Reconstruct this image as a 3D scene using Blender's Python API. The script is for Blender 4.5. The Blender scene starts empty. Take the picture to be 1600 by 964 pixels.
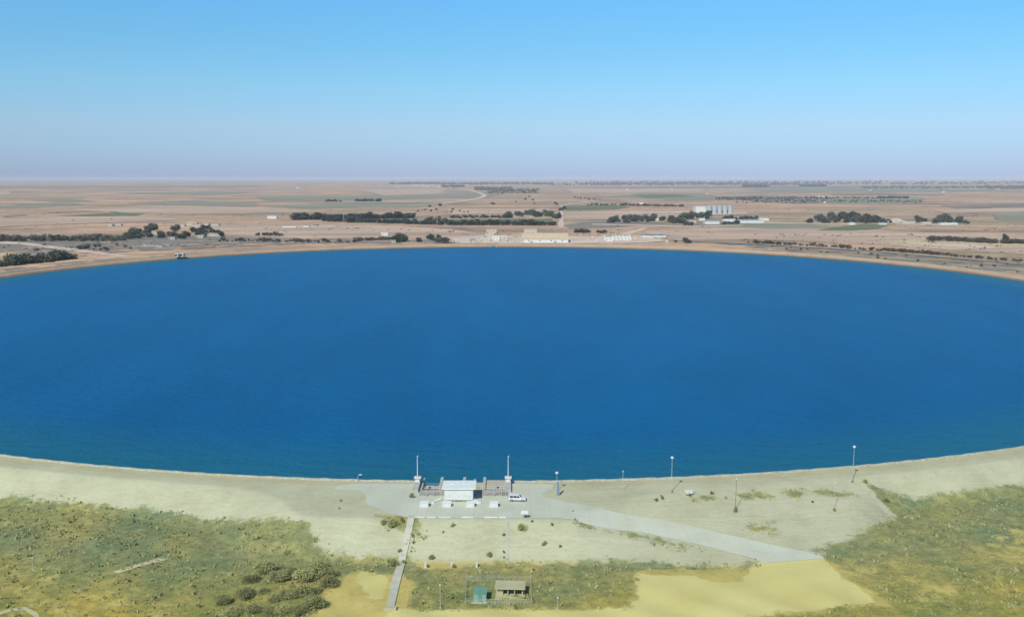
import bpy, bmesh, math, random
import numpy as np
random.seed(7); rng = np.random.default_rng(7)
R_ = math.radians
sc = bpy.context.scene
COL = sc.collection

# ------------------------------------------------------------------ camera
F, HZ, CAMH = 1417.0, 277.5, 90.0
PITCH = math.atan((482 - HZ) / F)
cam_d = bpy.data.cameras.new('camera'); cam = bpy.data.objects.new('camera', cam_d); COL.objects.link(cam)
cam_d.sensor_width = 36; cam_d.lens = 36 * F / 1600
cam_d.clip_start = 1; cam_d.clip_end = 200000
cam.location = (0, 0, CAMH); cam.rotation_euler = (R_(90) - PITCH, 0, 0)
sc.camera = cam
# ------------------------------------------------------------------ sky, sun, exposure
SUN_EL, SUN_AZ = 46, 207          # azimuth clockwise from +Y: behind the camera, to its left
w = bpy.data.worlds.new('World'); sc.world = w; w.use_nodes = True
nt = w.node_tree; bg = nt.nodes['Background']
sky = nt.nodes.new('ShaderNodeTexSky'); sky.sky_type = 'NISHITA'; sky.sun_disc = False
sky.sun_elevation = R_(SUN_EL); sky.sun_rotation = R_(SUN_AZ)
sky.altitude = 0; sky.air_density = 0.5; sky.dust_density = 0.0; sky.ozone_density = 3.0
# the thin band of dusty air near the skyline: elevation (sine) -> half the gain on the clear sky
GAIN = [(0.0, (0.22,0.222,0.29)), (0.004, (0.225,0.225,0.295)), (0.019, (0.282,0.283,0.328)), (0.054, (0.437,0.437,0.404)), (0.096, (0.476,0.598,0.519)), (0.145, (0.457,0.719,0.648)), (0.186, (0.475,0.810,0.785)), (.6, (.42,.5,.52))]
tcw = nt.nodes.new('ShaderNodeTexCoord'); sxw = nt.nodes.new('ShaderNodeSeparateXYZ'); nt.links.new(tcw.outputs['Generated'], sxw.inputs[0])
rw = nt.nodes.new('ShaderNodeValToRGB'); nt.links.new(sxw.outputs['Z'], rw.inputs[0])
for _ in range(len(GAIN)-2): rw.color_ramp.elements.new(.5)
for e_, (p_, c_) in zip(rw.color_ramp.elements, GAIN): e_.position = p_; e_.color = (*c_, 1)
vm = nt.nodes.new('ShaderNodeVectorMath'); vm.operation = 'MULTIPLY'; nt.links.new(sky.outputs[0], vm.inputs[0]); nt.links.new(rw.outputs[0], vm.inputs[1])
v2 = nt.nodes.new('ShaderNodeVectorMath'); v2.operation = 'SCALE'; v2.inputs['Scale'].default_value = 2.0; nt.links.new(vm.outputs[0], v2.inputs[0])
nt.links.new(v2.outputs[0], bg.inputs[0]); bg.inputs[1].default_value = 0.12
sd = bpy.data.lights.new('sun', 'SUN'); sd.energy = 3.6; sd.angle = R_(0.5); sd.color = (1, .955, .88)
sun = bpy.data.objects.new('sun', sd); COL.objects.link(sun)
sun.rotation_euler = (R_(90 - SUN_EL), 0, R_(180 - SUN_AZ))
sun.location = (-60, -100, 200)
sc.view_settings.view_transform = 'Standard'; sc.view_settings.look = 'None'
sc.view_settings.gamma = 1; sc.view_settings.exposure = 0.0
sc.cycles.volume_step_rate = 5; sc.cycles.volume_bounces = 1
sc.cycles.max_bounces = 5

# ------------------------------------------------------------------ geometry of the place
CX, CY, RW = -9.65, 720.4, 462.0     # the round reservoir, water level z = 0
ZC, ZG = 3.2, -3.0                   # embankment crest and surrounding plain

def at(px, py, z=ZG):
    """a photo pixel turned into the point of the plane z it shows"""
    x = px - 800; y = 482 - py
    f = F * math.cos(PITCH) + y * math.sin(PITCH); u = y * math.cos(PITCH) - F * math.sin(PITCH)
    t = -(CAMH - z) / u
    return (x * t, f * t, z)
S_ = [-2000, -95, -66, -52, -42, 0, 24, 38, 60, 98, 107, 118, 2000]
WC_ = [15, 15, 16, 23, 35.5, 35.5, 36.5, 22, 16, 15, 15, 15, 15]
WT_ = [28, 28, 33, 49, 49, 48.5, 50, 53, 55, 52, 35, 28, 28]
XL0, XL1 = at(661, 760, ZC)[0], at(688, 760, ZC)[0]
YDK = at(700, 767, ZC)[1]
def height(x, y):
    x = np.asarray(x, float); y = np.asarray(y, float)
    dx = x - CX; dy = y - CY
    r = np.hypot(dx, dy); d = r - RW
    s = np.arctan2(dx, -dy) * RW
    wc = np.interp(s, S_, WC_); wt = np.interp(s, S_, WT_)
    wc = np.where(np.abs(s) > 300, 15 + 3 * np.sin(s / 90.), wc)
    z = np.where(d < 7, ZC * d / 7, ZC)
    z = np.maximum(z, -9)
    t = np.clip((d - wc) / np.maximum(wt - wc, 1), 0, 1)
    t = t * t * (3 - 2 * t) * .35 + t * .65
    z = np.where(d > wc, ZC + (ZG - ZC) * t, z)
    # undulation of the natural ground beyond the toe
    a = np.clip((d - wt) / 12, 0, 1) * np.clip(1 - (d - 200) / 300, 0, 1)
    und = .28 * np.sin(x * .31 + 1.3 * np.sin(y * .17)) * np.sin(y * .27 + x * .05) + .35 * np.sin(x * .07 + 2) * np.sin(y * .09)
    z = z + a * und
    # recess for the intake bay
    m = (x > XL0) & (x < XL1 - .3) & (y > YDK)
    z = np.where(m & (d < 30), np.minimum(z, -2.0), z)
    return z
def hit(px, py, up=0.0):
    z = ZC
    for _ in range(40):
        p = at(px, py, z); z = z * .5 + .5 * float(height(p[0], p[1]))
    p = at(px, py, z)
    return (p[0], p[1], z + up)

# ------------------------------------------------------------------ helpers
def tag(o, label=None, cat=None, group=None, kind=None):
    if label: o['label'] = label
    if cat: o['category'] = cat
    if group: o['group'] = group
    if kind: o['kind'] = kind
    return o
def empty(name, loc, rz=0, label=None, cat=None, group=None):
    o = bpy.data.objects.new(name, None); COL.objects.link(o)
    o.location = loc; o.rotation_euler = (0, 0, rz); o.empty_display_size = .5
    return tag(o, label, cat, group)
def copy_tree(o, parent=None):
    c = o.copy(); COL.objects.link(c); c.parent = parent
    for ch in list(o.children): copy_tree(ch, c)
    return c
class MB:
    def __init__(s): s.v = []; s.f = []; s.mi = []; s.m = 0
    def add(s, vs, fs):
        n = len(s.v); s.v += [tuple(p) for p in vs]; s.f += [tuple(i + n for i in f) for f in fs]; s.mi += [s.m] * len(fs)
        return s
    def box(s, x0, x1, y0, y1, z0, z1):
        return s.add([(x0,y0,z0),(x1,y0,z0),(x1,y1,z0),(x0,y1,z0),(x0,y0,z1),(x1,y0,z1),(x1,y1,z1),(x0,y1,z1)],
                     [(0,3,2,1),(4,5,6,7),(0,1,5,4),(1,2,6,5),(2,3,7,6),(3,0,4,7)])
    def prism(s, poly, z0, z1):
        n = len(poly)
        return s.add([(x, y, z0) for x, y in poly] + [(x, y, z1) for x, y in poly],
                     [tuple(range(n))[::-1], tuple(range(n, 2*n))] + [(i, (i+1) % n, n+(i+1) % n, n+i) for i in range(n)])
    def xprism(s, prof, x0, x1):   # profile in (y, z) swept along x
        n = len(prof)
        return s.add([(x0, y, z) for y, z in prof] + [(x1, y, z) for y, z in prof],
                     [tuple(range(n)), tuple(range(n, 2*n))[::-1]] + [(i, n+i, n+(i+1) % n, (i+1) % n) for i in range(n)])
    def tube(s, p, q, r0, r1=None, n=8):
        r1 = r0 if r1 is None else r1
        p = np.array(p, float); q = np.array(q, float); d = q - p; L = np.linalg.norm(d); d /= L
        a = np.cross(d, (0, 0, 1.)); a = np.array((1., 0, 0)) if np.linalg.norm(a) < 1e-4 else a / np.linalg.norm(a)
        b = np.cross(d, a); vs = []
        for c, r in ((p, r0), (q, r1)):
            for i in range(n):
                t = 2*math.pi*i/n; vs.append(c + r*(math.cos(t)*a + math.sin(t)*b))
        return s.add(vs, [(i, (i+1) % n, n+(i+1) % n, n+i) for i in range(n)] + [tuple(range(n))[::-1], tuple(range(n, 2*n))])
    def build(s, name, mat, parent=None, smooth=False, bevel=0):
        me = bpy.data.meshes.new(name); me.from_pydata(s.v, [], s.f); me.update()
        for m in (mat if isinstance(mat, (list, tuple)) else [mat]): me.materials.append(m)
        if isinstance(mat, (list, tuple)): me.polygons.foreach_set('material_index', s.mi)
        bm = bmesh.new(); bm.from_mesh(me); bmesh.ops.recalc_face_normals(bm, faces=bm.faces); bm.to_mesh(me); bm.free()
        if smooth: me.polygons.foreach_set('use_smooth', [True]*len(me.polygons))
        o = bpy.data.objects.new(name, me); COL.objects.link(o); o.parent = parent
        if bevel:
            b = o.modifiers.new('bevel', 'BEVEL'); b.width = bevel; b.segments = 2; b.limit_method = 'ANGLE'
        return o
def node(nt, t, **kw):
    n = nt.nodes.new(t)
    for k, v in kw.items(): setattr(n, k, v)
    return n
def mat(name, c, c2=None, scale=1.0, rough=.85, bump=0, metal=0, spec=.3, detail=6, stretch=None):
    m = bpy.data.materials.new(name); m.use_nodes = True; t = m.node_tree; b = t.nodes['Principled BSDF']
    b.inputs['Roughness'].default_value = rough; b.inputs['Metallic'].default_value = metal
    b.inputs['Specular IOR Level'].default_value = spec
    co = node(t, 'ShaderNodeTexCoord'); nz = node(t, 'ShaderNodeTexNoise'); nz.inputs['Scale'].default_value = scale; nz.inputs['Detail'].default_value = detail
    if stretch:
        mp = node(t, 'ShaderNodeMapping'); mp.inputs['Scale'].default_value = stretch
        t.links.new(co.outputs['Object'], mp.inputs[0]); t.links.new(mp.outputs[0], nz.inputs['Vector'])
    else: t.links.new(co.outputs['Object'], nz.inputs['Vector'])
    r = node(t, 'ShaderNodeValToRGB'); c2 = c2 or tuple(v*.8 for v in c)
    r.color_ramp.elements[0].position = .32; r.color_ramp.elements[1].position = .68
    r.color_ramp.elements[0].color = (*c2, 1); r.color_ramp.elements[1].color = (*c, 1)
    t.links.new(nz.outputs['Fac'], r.inputs[0]); t.links.new(r.outputs[0], b.inputs['Base Color'])
    if bump:
        bp = node(t, 'ShaderNodeBump'); bp.inputs['Strength'].default_value = bump; bp.inputs['Distance'].default_value = .1
        t.links.new(nz.outputs['Fac'], bp.inputs['Height']); t.links.new(bp.outputs[0], b.inputs['Normal'])
    return m
def leaf_mat(name, c, c2):
    m = mat(name, c, c2, .6, .75, spec=.15); t = m.node_tree
    b = t.nodes['Principled BSDF']; r = [n for n in t.nodes if n.type == 'VALTORGB'][0]
    oi = node(t, 'ShaderNodeObjectInfo'); hs = node(t, 'ShaderNodeHueSaturation')
    mr = node(t, 'ShaderNodeMapRange'); mr.inputs['To Min'].default_value = .7; mr.inputs['To Max'].default_value = 1.35
    t.links.new(oi.outputs['Random'], mr.inputs[0]); t.links.new(mr.outputs[0], hs.inputs['Value'])
    t.links.new(r.outputs[0], hs.inputs['Color']); t.links.new(hs.outputs[0], b.inputs['Base Color'])
    return m

M = dict(
    town=mat('weathered_render_wall', (.62,.57,.50), (.50,.46,.40), .08, .8),
    white=mat('white_render', (.78,.80,.76), (.66,.69,.64), .9, .7),
    white_roof=mat('white_roof', (.80,.86,.80), (.70,.77,.71), .7, .6),
    cream=mat('cream_render', (.66,.60,.46), (.54,.49,.37), .5, .8),
    yellow_roof=mat('yellow_sheet_roof', (.70,.57,.36), (.61,.50,.32), .3, .6, stretch=(2,.1,1)),
    red_roof=mat('tile_roof', (.34,.21,.15), (.26,.17,.12), .5, .8),
    grey_roof=mat('grey_sheet_roof', (.30,.31,.32), (.22,.23,.25), .4, .5, stretch=(1.5,.1,1)),
    green_roof=mat('pale_green_roof', (.42,.48,.44), (.34,.41,.37), .2, .6, stretch=(1.5,.1,1)),
    concrete=mat('concrete', (.50,.53,.46), (.38,.40,.34), .7, .9, .3),
    wet_shade=mat('damp_and_shade_concrete', (.22,.22,.17), (.13,.14,.11), .8, .6, .2),
    apron=mat('apron_concrete', (.60,.645,.515), (.53,.565,.44), .12, .9, .1, detail=10),
    steel=mat('galvanised_steel', (.60,.64,.64), (.48,.52,.52), 3, .45, metal=.3),
    dark=mat('dark_metal', (.05,.055,.06), (.03,.035,.04), 3, .5),
    glass=mat('dark_glass', (.03,.045,.06), (.02,.03,.04), 2, .08, spec=.6),
    lampw=mat('lamp_housing', (.78,.82,.84), (.65,.7,.72), 3, .4),
    carw=mat('white_car_paint', (.78,.79,.80), (.72,.73,.75), 1, .25, spec=.5),
    red=mat('red_paint', (.35,.06,.05), (.25,.05,.04), 1, .4),
    tyre=mat('tyre_rubber', (.03,.03,.03), (.02,.02,.02), 5, .9),
    teal=mat('pale_teal_paint', (.30,.46,.38), (.24,.38,.31), .8, .6),
    tealroof=mat('teal_sheet_roof', (.17,.36,.28), (.13,.28,.22), .8, .5),
    khaki=mat('khaki_roof', (.52,.50,.30), (.46,.44,.25), .4, .8),
    panel=mat('blue_grey_panel', (.22,.30,.36), (.16,.23,.28), 1, .35),
    rock=mat('pale_rock', (.5,.48,.4), (.35,.33,.27), 1, .9, .5),
    bark=mat('bark', (.16,.12,.08), (.10,.08,.05), 3, .9, .4),
    leaf_dark=leaf_mat('dark_foliage', (.135,.145,.095), (.075,.088,.062)),
    leaf_olive=leaf_mat('olive_foliage', (.40,.40,.17), (.26,.275,.11)),
    leaf_grey=leaf_mat('dusty_foliage', (.17,.16,.105), (.105,.10,.068)),
    scrub=leaf_mat('dry_scrub', (.38,.37,.17), (.25,.26,.12)),
)

# ------------------------------------------------------------------ ground sheet
def pip(poly, X, Y):
    n = len(poly); inside = np.zeros(X.shape, bool); dist = np.full(X.shape, 1e9)
    for i in range(n):
        x0, y0 = poly[i]; x1, y1 = poly[(i+1) % n]
        c = ((y0 > Y) != (y1 > Y)) & (X < (x1-x0)*(Y-y0)/((y1-y0) if y1 != y0 else 1e-9)+x0)
        inside ^= c
        L = (x1-x0)**2+(y1-y0)**2+1e-9
        t = np.clip(((X-x0)*(x1-x0)+(Y-y0)*(y1-y0))/L, 0, 1)
        dist = np.minimum(dist, np.hypot(X-x0-t*(x1-x0), Y-y0-t*(y1-y0)))
    return inside, dist
def wpoly(pp): return [hit(*p)[:2] for p in pp]
VEG = [  # photo outlines of the green areas on the near side
    ([(-40,772),(0,773),(60,778),(130,785),(200,795),(290,805),(330,812),(420,812),(480,815),(492,835),(505,855),(545,868),(620,872),(650,880),(640,900),(560,890),(530,905),(500,935),(470,985),(-60,985)], 1.0),
    ([(-60,830),(-60,985),(330,985),(300,940),(210,905),(120,890),(60,875),(-10,850)], -.33),
    ([(590,805),(640,806),(660,812),(665,840),(655,862),(640,866),(636,830),(600,825)], .75),
    ([(780,876),(860,878),(960,872),(1100,882),(1150,882),(1195,866),(1190,880),(1160,892),(1000,893),(990,905),(995,930),(985,946),(850,952),(640,950),(650,890),(720,886)], .9),
    ([(640,905),(720,900),(728,950),(640,950)], .25),
    ([(900,812),(1000,830),(1090,850),(1110,868),(1080,868),(980,838),(900,824)], .7),
    ([(1350,750),(1385,770),(1430,785),(1480,775),(1540,765),(1650,748),(1650,985),(1100,985),(1200,962),(1300,950),(1370,940),(1330,915),(1290,880),(1270,862),(1340,835),(1400,805),(1370,775)], .95),
    ([(1280,870),(1340,870),(1400,890),(1360,915),(1400,945),(1360,945)], -.5),
    ([(1075,775),(1110,768),(1130,778),(1120,784),(1085,782)], .8),
    ([(1150,772),(1180,767),(1212,775),(1200,782),(1165,781)], .9),
    ([(1228,766),(1250,765),(1262,772),(1245,779),(1230,774)], .9),
    ([(1265,764),(1300,766),(1335,772),(1315,778),(1275,771)], .9),
    ([(1150,815),(1210,812),(1220,840),(1160,835)], .6),
    ([(1560,820),(1650,830),(1650,880),(1500,890)], -.4),
    ([(1420,905),(1480,895),(1500,930),(1440,945)], -.45),
    ([(1390,775),(1440,790),(1500,800),(1650,790),(1650,770),(1540,768)], .3),
]
PALE = [
    ([(990,893),(1000,893),(1165,893),(1200,868),(1285,870),(1310,895),(1370,940),(1300,950),(1200,962),(1100,990),(560,990),(620,950),(700,951),(850,953),(975,947),(997,935)], 1.0),
    ([(1010,893),(1160,893),(1165,910),(1120,911),(1080,898),(1020,897)], -.9),
    ([(560,880),(620,882),(612,940),(570,940),(545,905)], .6),
]
def build_ground():
    near = np.arange(-232, 232.1, .75) / RW
    rest = np.linspace(near[-1], 2*math.pi + near[0], 420)[1:-1]
    th = np.concatenate([near, rest])
    # finer over the intake notch is not needed: walls cover its edges
    rad = np.concatenate([np.arange(RW-26, RW, 3.), np.arange(RW, RW+100, .75), np.arange(RW+100, RW+300, 4.)])
    r = rad[-1]; ext = []
    while r < 41500: r *= 1.045; ext.append(r)
    rad = np.concatenate([rad, ext])
    T, Rr = np.meshgrid(th, rad)
    X = CX + Rr*np.sin(T); Y = CY - Rr*np.cos(T); Z = height(X, Y)
    nr, nc = X.shape
    me = bpy.data.meshes.new('ground')
    me.vertices.add(nr*nc); me.vertices.foreach_set('co', np.stack([X, Y, Z], -1).astype('f').ravel())
    i, j = np.meshgrid(np.arange(nr-1), np.arange(nc), indexing='ij'); j2 = (j+1) % nc
    q = np.stack([i*nc+j, (i+1)*nc+j, (i+1)*nc+j2, i*nc+j2], -1).reshape(-1, 4)
    q = q[:, ::-1]
    me.loops.add(q.size); me.loops.foreach_set('vertex_index', q.ravel().astype('i'))
    me.polygons.add(len(q)); me.polygons.foreach_set('loop_start', np.arange(len(q), dtype='i')*4)
    me.update(); me.validate()
    me.polygons.foreach_set('use_smooth', [True]*len(q))
    x = X.ravel(); y = Y.ravel(); nearm = (y < 420) & (np.abs(x) < 260)
    def mask(ls, soft=3):
        a = np.zeros(len(x)); xn = x[nearm]; yn = y[nearm]; v = np.zeros(len(xn))
        for pp, val in ls:
            ins, ds = pip(wpoly(pp), xn, yn)
            sgn = np.where(ins, ds, -ds); v += val*np.clip(sgn/soft+.5, 0, 1)
        a[nearm] = np.clip(v, 0, 1); return a
    va = mask(VEG, 6)
    d = np.hypot(x-CX, y-CY)-RW; s = np.arctan2(x-CX, -(y-CY))*RW
    side = np.clip((d-27)/3, 0, 1)*np.clip((np.abs(s)-125)/20, 0, 1)*np.clip((900-d)/200, 0, 1)*(y < 640)
    va = np.maximum(va, side*.85)
    for nm, arr in (('veg', va), ('pale', mask(PALE, 5)),
                    ('bank', np.clip((np.interp(s, S_, WT_)+1-d)/3, 0, 1)),
                    ('nearside', np.clip((560-y)/120, 0, 1)), ('yellow_cast', np.clip((d-52)/26, 0, 1)*(y < 500))):
        at_ = me.attributes.new(nm, 'FLOAT', 'POINT'); at_.data.foreach_set('value', arr.astype('f'))
    o = bpy.data.objects.new('ground', me); COL.objects.link(o); tag(o, kind='structure')
    return o
def ground_mat():
    m = bpy.data.materials.new('ground'); m.use_nodes = True; t = m.node_tree; L = t.links.new
    b = t.nodes['Principled BSDF']; b.inputs['Roughness'].default_value = .95; b.inputs['Specular IOR Level'].default_value = .1
    co = node(t, 'ShaderNodeTexCoord').outputs['Object']
    def noise(sc_, det=6, vec=None, rough=.6):
        n = node(t, 'ShaderNodeTexNoise'); n.inputs['Scale'].default_value = sc_; n.inputs['Detail'].default_value = det; n.inputs['Roughness'].default_value = rough
        L(vec or co, n.inputs['Vector']); return n.outputs['Fac']
    def ramp(f, *st):
        r = node(t, 'ShaderNodeValToRGB'); e = r.color_ramp.elements
        while len(e) < len(st): e.new(.5)
        for el, (p, c) in zip(e, st): el.position = p; el.color = (*c, 1)
        L(f, r.inputs[0]); return r.outputs[0]
    def mix(f, a, c):
        x = node(t, 'ShaderNodeMix', data_type='RGBA')
        (L(f, x.inputs[0]) if not isinstance(f, float) else setattr(x.inputs[0], 'default_value', f)); L(a, x.inputs[6]); L(c, x.inputs[7]); return x.outputs[2]
    def attr(n_): a = node(t, 'ShaderNodeAttribute', attribute_name=n_); return a.outputs['Fac']
    def math_(op, a, c):
        x = node(t, 'ShaderNodeMath', operation=op)
        for i_, v in enumerate((a, c)):
            if isinstance(v, (int, float)): x.inputs[i_].default_value = v
            else: L(v, x.inputs[i_])
        return x.outputs[0]
    def sharp(a, n_, amt, lo, hi):
        v = math_('ADD', a, math_('MULTIPLY', math_('SUBTRACT', n_, .5), amt))
        mr = node(t, 'ShaderNodeMapRange', interpolation_type='SMOOTHSTEP'); L(v, mr.inputs[0])
        mr.inputs['From Min'].default_value = lo; mr.inputs['From Max'].default_value = hi; return mr.outputs[0]
    # far plain: ploughed and stubble fields
    mp = node(t, 'ShaderNodeMapping'); mp.inputs['Rotation'].default_value = (0, 0, .18); mp.inputs['Scale'].default_value = (1, 1.6, 1); L(co, mp.inputs[0])
    wr = node(t, 'ShaderNodeTexNoise'); wr.inputs['Scale'].default_value = .0022; L(co, wr.inputs['Vector'])
    wv = node(t, 'ShaderNodeVectorMath', operation='MULTIPLY_ADD'); wv.inputs[1].default_value = (380, 380, 0); L(wr.outputs['Color'], wv.inputs[0]); L(mp.outputs[0], wv.inputs[2])
    vo = node(t, 'ShaderNodeTexVoronoi', distance='CHEBYCHEV'); vo.inputs['Scale'].default_value = .00165; L(wv.outputs[0], vo.inputs['Vector'])
    sp = node(t, 'ShaderNodeSeparateColor'); L(vo.outputs['Color'], sp.inputs[0])
    plain = ramp(sp.outputs[0], (0, (.45,.31,.215)), (.2, (.56,.40,.285)), (.36, (.36,.275,.21)), (.5, (.52,.37,.255)), (.64, (.40,.32,.225)), (.76, (.30,.285,.18)), (.88, (.225,.245,.15)), (1, (.50,.37,.26)))
    plain2 = ramp(noise(.0035, 9), (.36, (.28,.225,.18)), (.5, (.50,.355,.25)), (.62, (.66,.475,.33)))
    plain = mix(.45, plain, plain2)
    fine = ramp(noise(.03, 10, rough=.78), (.33, (.56,.55,.56)), (.48, (1.02,.98,.90)), (.68, (1.34,1.26,1.08)))
    mm = node(t, 'ShaderNodeMix', data_type='RGBA', blend_type='MULTIPLY'); mm.inputs[0].default_value = .9; L(plain, mm.inputs[6]); L(fine, mm.inputs[7]); plain = mm.outputs[2]
    mp3 = node(t, 'ShaderNodeMapping'); mp3.inputs['Rotation'].default_value = (0, 0, -.25); mp3.inputs['Scale'].default_value = (.25, 1, 1); L(co, mp3.inputs[0])
    st = ramp(noise(.009, 9, mp3.outputs[0], .7), (.36, (.58,.63,.66)), (.48, (.95,.95,.95)), (.64, (1.24,1.17,1.10)))
    mm = node(t, 'ShaderNodeMix', data_type='RGBA', blend_type='MULTIPLY'); mm.inputs[0].default_value = 1; L(plain, mm.inputs[6]); L(st, mm.inputs[7]); plain = mm.outputs[2]
    # near natural ground: dry khaki soil
    soil = ramp(noise(.16, 9, rough=.68), (.3, (.40,.35,.11)), (.52, (.55,.47,.15)), (.72, (.62,.54,.20)))
    soil = mix(attr('nearside'), plain, soil)
    # embankment: compacted pale fill, streaked down the slope
    bank_n = ramp(noise(.09, 9, rough=.7), (.3, (.43,.435,.28)), (.5, (.505,.515,.335)), (.7, (.555,.565,.385)))
    bank_f = ramp(noise(.05, 8, rough=.7), (.3, (.42,.31,.21)), (.7, (.56,.43,.31)))
    bank = mix(attr('nearside'), bank_f, bank_n)
    of = node(t, 'ShaderNodeVectorMath', operation='SUBTRACT'); of.inputs[1].default_value = (CX, CY, 0); L(co, of.inputs[0])
    fl = node(t, 'ShaderNodeVectorMath', operation='MULTIPLY'); fl.inputs[1].default_value = (1, 1, 0); L(of.outputs[0], fl.inputs[0])
    ln = node(t, 'ShaderNodeVectorMath', operation='LENGTH'); L(fl.outputs[0], ln.inputs[0])
    dd = math_('SUBTRACT', ln.outputs['Value'], RW)
    w1 = node(t, 'ShaderNodeTexNoise', noise_dimensions='1D'); w1.inputs['Scale'].default_value = .9; w1.inputs['Detail'].default_value = 4; w1.inputs['Roughness'].default_value = .75
    L(math_('ADD', dd, math_('MULTIPLY', noise(.05, 6), 11)), w1.inputs['W'])
    gr = ramp(w1.outputs['Fac'], (.35, (.93,.92,.91)), (.65, (1.05,1.05,1.05)))
    x_ = node(t, 'ShaderNodeMix', data_type='RGBA', blend_type='MULTIPLY'); x_.inputs[0].default_value = .8; L(bank, x_.inputs[6]); L(gr, x_.inputs[7]); bank = x_.outputs[2]
    mr_ = node(t, 'ShaderNodeMapRange', interpolation_type='SMOOTHSTEP'); L(math_('ADD', dd, math_('MULTIPLY', noise(.15, 5), 3)), mr_.inputs[0]); mr_.inputs['From Min'].default_value = 12; mr_.inputs['From Max'].default_value = 14.5
    x_ = node(t, 'ShaderNodeMix', data_type='RGBA', blend_type='MULTIPLY'); x_.inputs[7].default_value = (.95,.91,.86,1); L(math_('SUBTRACT', 1.0, mr_.outputs[0]), x_.inputs[0]); L(bank, x_.inputs[6]); bank = x_.outputs[2]
    wl = node(t, 'ShaderNodeMapRange', interpolation_type='SMOOTHSTEP'); L(math_('ADD', dd, math_('MULTIPLY', noise(.3, 4), 1.6)), wl.inputs[0]); wl.inputs['From Min'].default_value = 2.6; wl.inputs['From Max'].default_value = 4.2
    x_ = node(t, 'ShaderNodeMix', data_type='RGBA', blend_type='MULTIPLY'); x_.inputs[7].default_value = (.55,.50,.44,1); L(math_('SUBTRACT', 1.0, wl.outputs[0]), x_.inputs[0]); L(bank, x_.inputs[6]); bank = x_.outputs[2]
    c = mix(attr('bank'), soil, bank)
    spk = ramp(noise(1.3, 4, rough=.8), (.30, (.55,.55,.55)), (.42, (1,1,1)), (.75, (1.1,1.1,1.08)))
    mm = node(t, 'ShaderNodeMix', data_type='RGBA', blend_type='MULTIPLY'); mm.inputs[0].default_value = .55; L(c, mm.inputs[6]); L(spk, mm.inputs[7]); c = mm.outputs[2]
    # pale sand flat
    pale = ramp(noise(.07, 7), (.3, (.62,.56,.20)), (.7, (.69,.65,.27)))
    c = mix(sharp(attr('pale'), noise(.4, 7, rough=.7), .7, .42, .58), c, pale)
    # low green-grey cover
    gv = ramp(noise(.35, 10, rough=.75), (.28, (.16,.18,.085)), (.44, (.24,.26,.125)), (.56, (.33,.34,.15)), (.70, (.50,.46,.21)))
    gv2 = ramp(noise(.045, 7), (.38, (.72,.86,.88)), (.52, (.98,.98,.9)), (.64, (1.3,1.16,.9)))
    mm = node(t, 'ShaderNodeMix', data_type='RGBA', blend_type='MULTIPLY'); mm.inputs[0].default_value = 1; L(gv, mm.inputs[6]); L(gv2, mm.inputs[7])
    vc = mm.outputs[2]
    ycast = node(t, 'ShaderNodeMix', data_type='RGBA', blend_type='MULTIPLY'); ycast.inputs[7].default_value = (1.22,1.06,.66,1); L(attr('yellow_cast'), ycast.inputs[0]); L(vc, ycast.inputs[6]); vc = ycast.outputs[2]  # yellow overlay cast painted into the cover colour, growing away from the bank
    nv = math_('ADD', math_('MULTIPLY', noise(.22, 9, rough=.72), .75), math_('MULTIPLY', noise(.03, 3), .25))
    c = mix(sharp(attr('veg'), nv, 2.4, .36, .68), c, vc)
    L(c, b.inputs['Base Color'])
    bp = node(t, 'ShaderNodeBump'); bp.inputs['Strength'].default_value = .6; bp.inputs['Distance'].default_value = .35
    hn = math_('MULTIPLY', noise(.8, 8, rough=.7), math_('ADD', math_('MULTIPLY', attr('veg'), 1.6), .25))
    L(hn, bp.inputs['Height']); L(bp.outputs[0], b.inputs['Normal'])
    return m
ground = build_ground(); ground.data.materials.append(ground_mat())

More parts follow.
